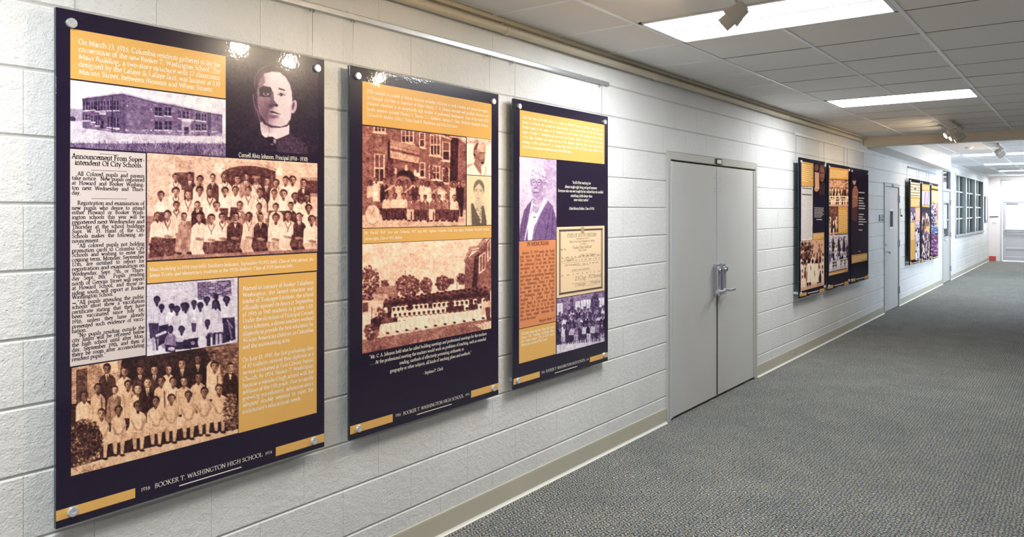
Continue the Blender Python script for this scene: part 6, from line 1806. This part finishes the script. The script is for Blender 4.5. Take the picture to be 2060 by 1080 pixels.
def crowd(cp, quad, pal, n, seed, skirts=True, sky=True):
    """small group photograph: leafy backdrop, rows of figures in pale and dark clothes, bare ground"""
    r = np.random.default_rng(seed)
    (x0, ya, yb), (x1, yc, yd) = quad
    P = PAL[pal]
    f = lambda u, v: (x0 + (x1 - x0) * u, (ya + (yb - ya) * v) * (1 - u) + (yc + (yd - yc) * v) * u)
    cp.poly([f(0, 0), f(1, 0), f(1, 1), f(0, 1)], P[2] if sky else P[1])
    H, W = yb - ya, x1 - x0
    for i in range(70):
        u, v = r.uniform(0.02, .98), r.uniform(.02, .5)
        cp.ell(*f(u, v), W * r.uniform(.015, .05), H * r.uniform(.01, .045), P[r.integers(0, 3)], .55)
    tall = 0.34 if n < 6 else 0.24
    for row in range(4):
        v = .34 + row * .13
        m = n + (row % 2)
        for i in range(m):
            u = (i + .5) / m + r.uniform(-.02, .02)
            w = W / m * r.uniform(.36, .48)
            x, y = f(min(.97, max(.03, u)), v + r.uniform(-.02, .02))
            b = P[3] if r.uniform() < .55 else (P[0] if r.uniform() < .7 else P[1])
            h = H * tall * r.uniform(.9, 1.1)
            cp.poly([(x - w * .5, y + h * .04), (x + w * .5, y + h * .04), (x + w * .95, y + h * .3), (x + w * .85, y + h), (x - w * .85, y + h), (x - w * .95, y + h * .3)], b)
            cp.line([(x + w * .3, y + h * .3), (x + w * .25, y + h)], w * .3, P[1] if b == P[3] else P[0], .5)
            cp.ell(x, y - h * .06, w * .50, h * .15, P[0]); cp.ell(x, y - h * .03, w * .36, h * .11, P[1])
    cp.poly([f(0, .93), f(1, .93), f(1, 1), f(0, 1)], P[2], .9)
    for i in range(60):
        u, v = r.uniform(0.02, .96), r.uniform(.02, .97)
        x, y = f(u, v)
        cp.line([(x, y), (x + W * r.uniform(-.03, .03), y + H * r.uniform(-.03, .03))], W * .02, P[r.integers(0, 4)], .35)

def far_panel(label, corners, off, draw, frame, screws, group, sd=0.034, ss=2.6):
    e, (x0, x1, z0, z1) = panel(label, corners, off, [], sd, (), group)
    y = -off
    for (sx, sy) in (('l', .045), ('r', .045), ('l', -.05), ('r', -.05)):
        t = x0 + 0.045 if sx == 'l' else x1 - 0.045
        z = z1 - sy if sy > 0 else z0 - sy
        s = MB().lathe([(sd / 2, -0.002), (sd / 2, 0.010), (sd * .42, 0.013)], (t, y, z), (0, -1, 0), 16).build('standoff_cap', M_STEEL, e, True)
        MB().lathe([(sd * .45, 0.0), (sd * .45, off - 0.016)], (t, y + 0.014, z), (0, 1, 0), 12).build('barrel', M_STEEL, s, True)
    tl, tr, br, bl = corners
    cp = ColorPage(min(tl[0], bl[0]) - 2, min(tl[1], tr[1]) - 2, max(tr[0], br[0]) + 2, max(bl[1], br[1]) + 2, ss, DARK)
    cp.frame(*frame)
    draw(cp)
    photo('printed_face', (x0 + .002, x1 - .002, z0 + .002, z1 - .002), y - 0.0004, cp, None, e, None, 0.55)
    for t in (x0 + 0.06, x1 - 0.06):
        MB().tube((t, -0.02, RZ - 0.02 if x0 < 12 else 2.36), (t, -0.02, z1 - 0.02), 0.002, 6).build('hanging_wire', M_WIRE, e)
    return e
def foot(cp, x0, x1, y0, y1, h):
    """gold corner bars and tiny school name"""
    g = lambda x: y0 + (y1 - y0) * (x - x0) / (x1 - x0)
    w = x1 - x0
    for a, b in ((x0, x0 + w * .28), (x1 - w * .20, x1)):
        cp.poly([(a, g(a)), (b, g(b)), (b, g(b) + h), (a, g(a) + h)], GOLD)
    a, b = x0 + w * .34, x1 - w * .25
    x = a
    while x < b:
        cp.line([(x, g(x) + h * .45), (min(b, x + w * .07), g(x + w * .07) + h * .45)], h * .3, INK, .85); x += w * .095
    cp.line([(x0 + w * .42, g(x0 + w * .42) + h * 1.1), (x1 - w * .34, g(x1 - w * .34) + h * 1.05)], h * .1, INK, .8)

def draw4(cp):
    cp.poly([(42, 85), (127, 100), (127, 262), (42, 258)], GOLD); cp.text((48, 100, 225), (118, 112, 240), 9, INK, .8, 3, 1)
    P = PAL['sepia']
    cp.poly([(128, 98), (205, 112), (205, 322), (128, 318)], P[0])
    cp.ell(148, 130, 14, 24, P[1]); cp.poly([(135, 160), (165, 165), (168, 280), (138, 280)], P[2]); cp.ell(148, 280, 16, 18, P[2], .8)
    cp.ell(186, 170, 19, 62, P[1]); cp.ell(190, 175, 12, 45, (150, 100, 92), .7); cp.line([(176, 165), (196, 168)], 6, P[0]); cp.line([(180, 205), (194, 206)], 5, P[0]); cp.poly([(170, 240), (205, 235), (205, 320), (165, 320)], (60, 40, 48))
    cp.poly([(42, 262), (122, 264), (120, 636), (40, 642)], (216, 206, 200)); cp.text((46, 268, 630), (116, 270, 626), 44, (120, 108, 104), .7, 2.5, 2)
    cp.line([(50, 272), (112, 276)], 6, (70, 58, 58)); cp.line([(50, 316), (112, 322)], 8, (90, 78, 76))
    cp.text((134, 405, 480), (198, 407, 480), 7, INK, .8, 4, 3); cp.line([(148, 492), (186, 493)], 4, INK)
    cp.poly([(122, 588), (202, 582), (202, 628), (122, 637)], GOLD); cp.text((128, 596, 628), (198, 592, 622), 3, INK, .7, 3, 4)
    crowd(cp, ((38, 645, 995), (202, 630, 950)), 'sepia', 8, 5)
    rt = np.random.default_rng(55)
    for i in range(90): cp.ell(rt.uniform(40, 105), rt.uniform(655, 800), rt.uniform(4, 9), rt.uniform(6, 14), P[rt.integers(0, 2)], .8)
    for x in (95, 122, 150): cp.poly([(x - 10, 800), (x + 10, 798), (x + 13, 930), (x - 13, 935)], P[3]); cp.ell(x, 785, 7, 16, P[0])
    foot(cp, 30, 204, 1012, 972, 22)
def draw5(cp):
    cp.poly([(238, 122), (372, 142), (370, 215), (236, 208)], GOLD); cp.text((246, 140, 198), (364, 155, 205), 6, INK, .8, 3, 6)
    crowd(cp, ((236, 212, 400), (370, 220, 400)), 'sepia', 13, 7)
    for i in range(3): cp.line([(240, 330 + i * 18), (366, 332 + i * 16)], 9, PAL['sepia'][3], .8)
    crowd(cp, ((236, 405, 600), (298, 404, 594)), 'sepia', 4, 8, sky=False)
    cp.poly([(300, 402), (368, 402), (367, 590), (300, 594)], GOLD); cp.text((306, 425, 585), (362, 424, 572), 12, INK, .75, 3, 9)
    crowd(cp, ((236, 604, 860), (368, 595, 828)), 'violet', 9, 10)
    for x in (265, 305, 340): cp.poly([(x, 606), (x + 9, 660), (x + 7, 715), (x - 8, 716), (x - 9, 660)], PAL['sepia'][0], .85)
    for i in range(3): cp.line([(245, 790 + i * 22), (362, 765 + i * 20)], 10, (226, 218, 216), .7)
    cp.poly([(234, 866), (368, 834), (368, 856), (234, 888)], GOLD); cp.line([(240, 878), (340, 856)], 4, INK, .7)
    foot(cp, 224, 372, 958, 922, 22)
def draw6(cp):
    cp.ell(413, 222, 11, 28, (190, 140, 116)); cp.ell(413, 205, 12, 18, (40, 24, 30)); cp.poly([(400, 285), (414, 255), (428, 258), (440, 290), (436, 400), (420, 480), (400, 500), (398, 380)], (150, 96, 80))
    cp.poly([(400, 410), (436, 400), (430, 510), (400, 500)], (78, 48, 48)); cp.line([(404, 330), (430, 335)], 4, (210, 160, 130))
    for (y, x2) in ((303, 482), (342, 486), (360, 474), (378, 504), (396, 500), (414, 488), (456, 496), (474, 490), (490, 498), (508, 496), (526, 490)):
        cp.text((446, y - 4, y + 4), (x2, y - 2, y + 6), 1, INK, .8, 7, y)
    cp.line([(446, 566), (466, 567)], 6, INK, .8); cp.line([(440, 716), (456, 715)], 4, INK, .7)
    cp.poly([(394, 742), (504, 726), (504, 778), (394, 802)], GOLD); cp.text((400, 752, 795), (498, 738, 772), 4, INK, .7, 4, 14)
    foot(cp, 388, 508, 910, 884, 20)
OFF4 = 0.075
GRP2 = 'mid-distance exhibit panels'
F4 = (1600, 300, 3.481)
far_panel('left of three narrow panels past the double door, with a newspaper column', ((1608.8, 313), (1660, 328.5), (1660, 582.5), (1607.5, 602.7)), OFF4, draw4, F4, None, GRP2)
far_panel('middle of three narrow panels past the double door, with stacked group photographs', ((1665.2, 325), (1709, 337.5), (1709, 569.5), (1664.6, 586)), OFF4, draw5, F4, None, GRP2)
far_panel('mostly black right panel of three past the double door, showing a standing man', ((1711, 334.5), (1747, 345), (1747, 560), (1711, 572)), OFF4, draw6, F4, None, GRP2)

V = PAL['violet']
def draw7(cp):
    cp.poly([(92, 140), (192, 155), (192, 310), (92, 300)], (238, 214, 170)); 
    for i in range(5): cp.line([(98, 165 + i * 30), (186, 175 + i * 29)], 9, (70, 52, 52), .8)
    cp.ell(140, 215, 26, 30, (230, 210, 180)); cp.ell(140, 215, 16, 18, (90, 70, 66), .7)
    cp.poly([(90, 302), (192, 312), (190, 415), (90, 412)], GOLD); cp.text((98, 320, 405), (186, 328, 408), 5, INK, .8, 6, 21)
    crowd(cp, ((92, 418, 570), (140, 418, 568)), 'violet', 3, 22, sky=False)
    cp.poly([(142, 418), (192, 418), (192, 562), (142, 566)], (232, 160, 136)); cp.text((148, 430, 555), (188, 432, 552), 6, INK, .6, 6, 23)
    cp.poly([(90, 575), (140, 572), (138, 980), (88, 990)], GOLD); cp.text((94, 585, 770), (134, 582, 766), 11, INK, .75, 6, 24)
    crowd(cp, ((142, 568, 712), (190, 564, 704)), 'violet', 3, 25); crowd(cp, ((142, 718, 972), (188, 708, 962)), 'violet', 3, 26)
    foot(cp, 84, 196, 1022, 990, 24)
def draw8(cp):
    cp.poly([(216, 158), (298, 172), (298, 240), (216, 232)], GOLD); cp.text((222, 175, 225), (292, 186, 232), 3, INK, .7, 6, 27)
    cp.poly([(216, 236), (298, 242), (298, 392), (216, 385)], V[2])
    for i, x in enumerate((232, 250, 268, 286)): cp.line([(x, 250), (x - 8, 385)], 10, (V[3], V[1], (180, 130, 140), V[1])[i], .8)
    cp.poly([(216, 388), (298, 396), (298, 416), (216, 410)], GOLD)
    r = np.random.default_rng(28)
    cp.poly([(212, 440), (298, 450), (298, 960), (210, 970)], (40, 28, 44))
    for i in range(150):
        x, y = r.uniform(214, 296), r.uniform(465, 950)
        cp.line([(x, y), (x + r.uniform(-12, 12), y + r.uniform(15, 60))], 8, (V[3], V[2], V[1], (110, 78, 50), (176, 124, 70))[r.integers(0, 5)], .8)
    cp.poly([(258, 620), (294, 622), (294, 672), (258, 670)], GOLD)
    foot(cp, 206, 300, 990, 975, 22)
def draw9(cp):
    cp.poly([(318, 178), (392, 192), (392, 220), (318, 208)], GOLD); cp.poly([(318, 228), (392, 240), (390, 375), (318, 365)], GOLD); cp.text((324, 245, 355), (386, 254, 362), 7, INK, .7, 6, 31)
    r = np.random.default_rng(32)
    for (ya, yb, pal) in ((372, 490, V), (495, 592, [(20, 14, 36), (70, 56, 84), (160, 148, 170), (220, 214, 224)]), (600, 700, [(24, 24, 56), (60, 70, 110), (130, 140, 170), (190, 196, 214)]), (705, 940, [(34, 12, 44), (96, 50, 92), (170, 130, 160), (214, 190, 210)])):
        cp.poly([(314, ya), (390, ya + 6), (390, yb - 6), (312, yb)], pal[1])
        for i in range(60):
            x, y = r.uniform(316, 388), r.uniform(ya + 8, yb - 8)
            cp.line([(x, y), (x + r.uniform(-16, 16), y + r.uniform(-20, 20))], 8, pal[r.integers(0, 4)], .7)
    cp.poly([(372, 380), (392, 382), (392, 540), (372, 536)], (170, 110, 84)); cp.poly([(372, 545), (392, 548), (392, 628), (372, 625)], GOLD)
    cp.ell(372, 441, 6, 6, INK)
    foot(cp, 306, 392, 962, 940, 22)
F7 = (1815, 340, 5.4)
GRP3 = 'farthest exhibit panels'
far_panel('left of the three farthest panels, with gold text down its left side', ((1830.5, 358.5), (1851.5, 362.5), (1851.5, 527.5), (1829.6, 534)), 0.075, draw7, F7, None, GRP3, 0.04, 4.0)
far_panel('middle of the three farthest panels, with a tall violet and brown collage', ((1853.6, 363), (1871.2, 366.8), (1871.2, 523), (1853.4, 527.5)), 0.075, draw8, F7, None, GRP3, 0.04, 4.0)
far_panel('right of the three farthest panels, next to the half-glass door', ((1873, 367.5), (1887.4, 370.8), (1887.4, 517.5), (1872.8, 523)), 0.075, draw9, F7, None, GRP3, 0.04, 4.0)
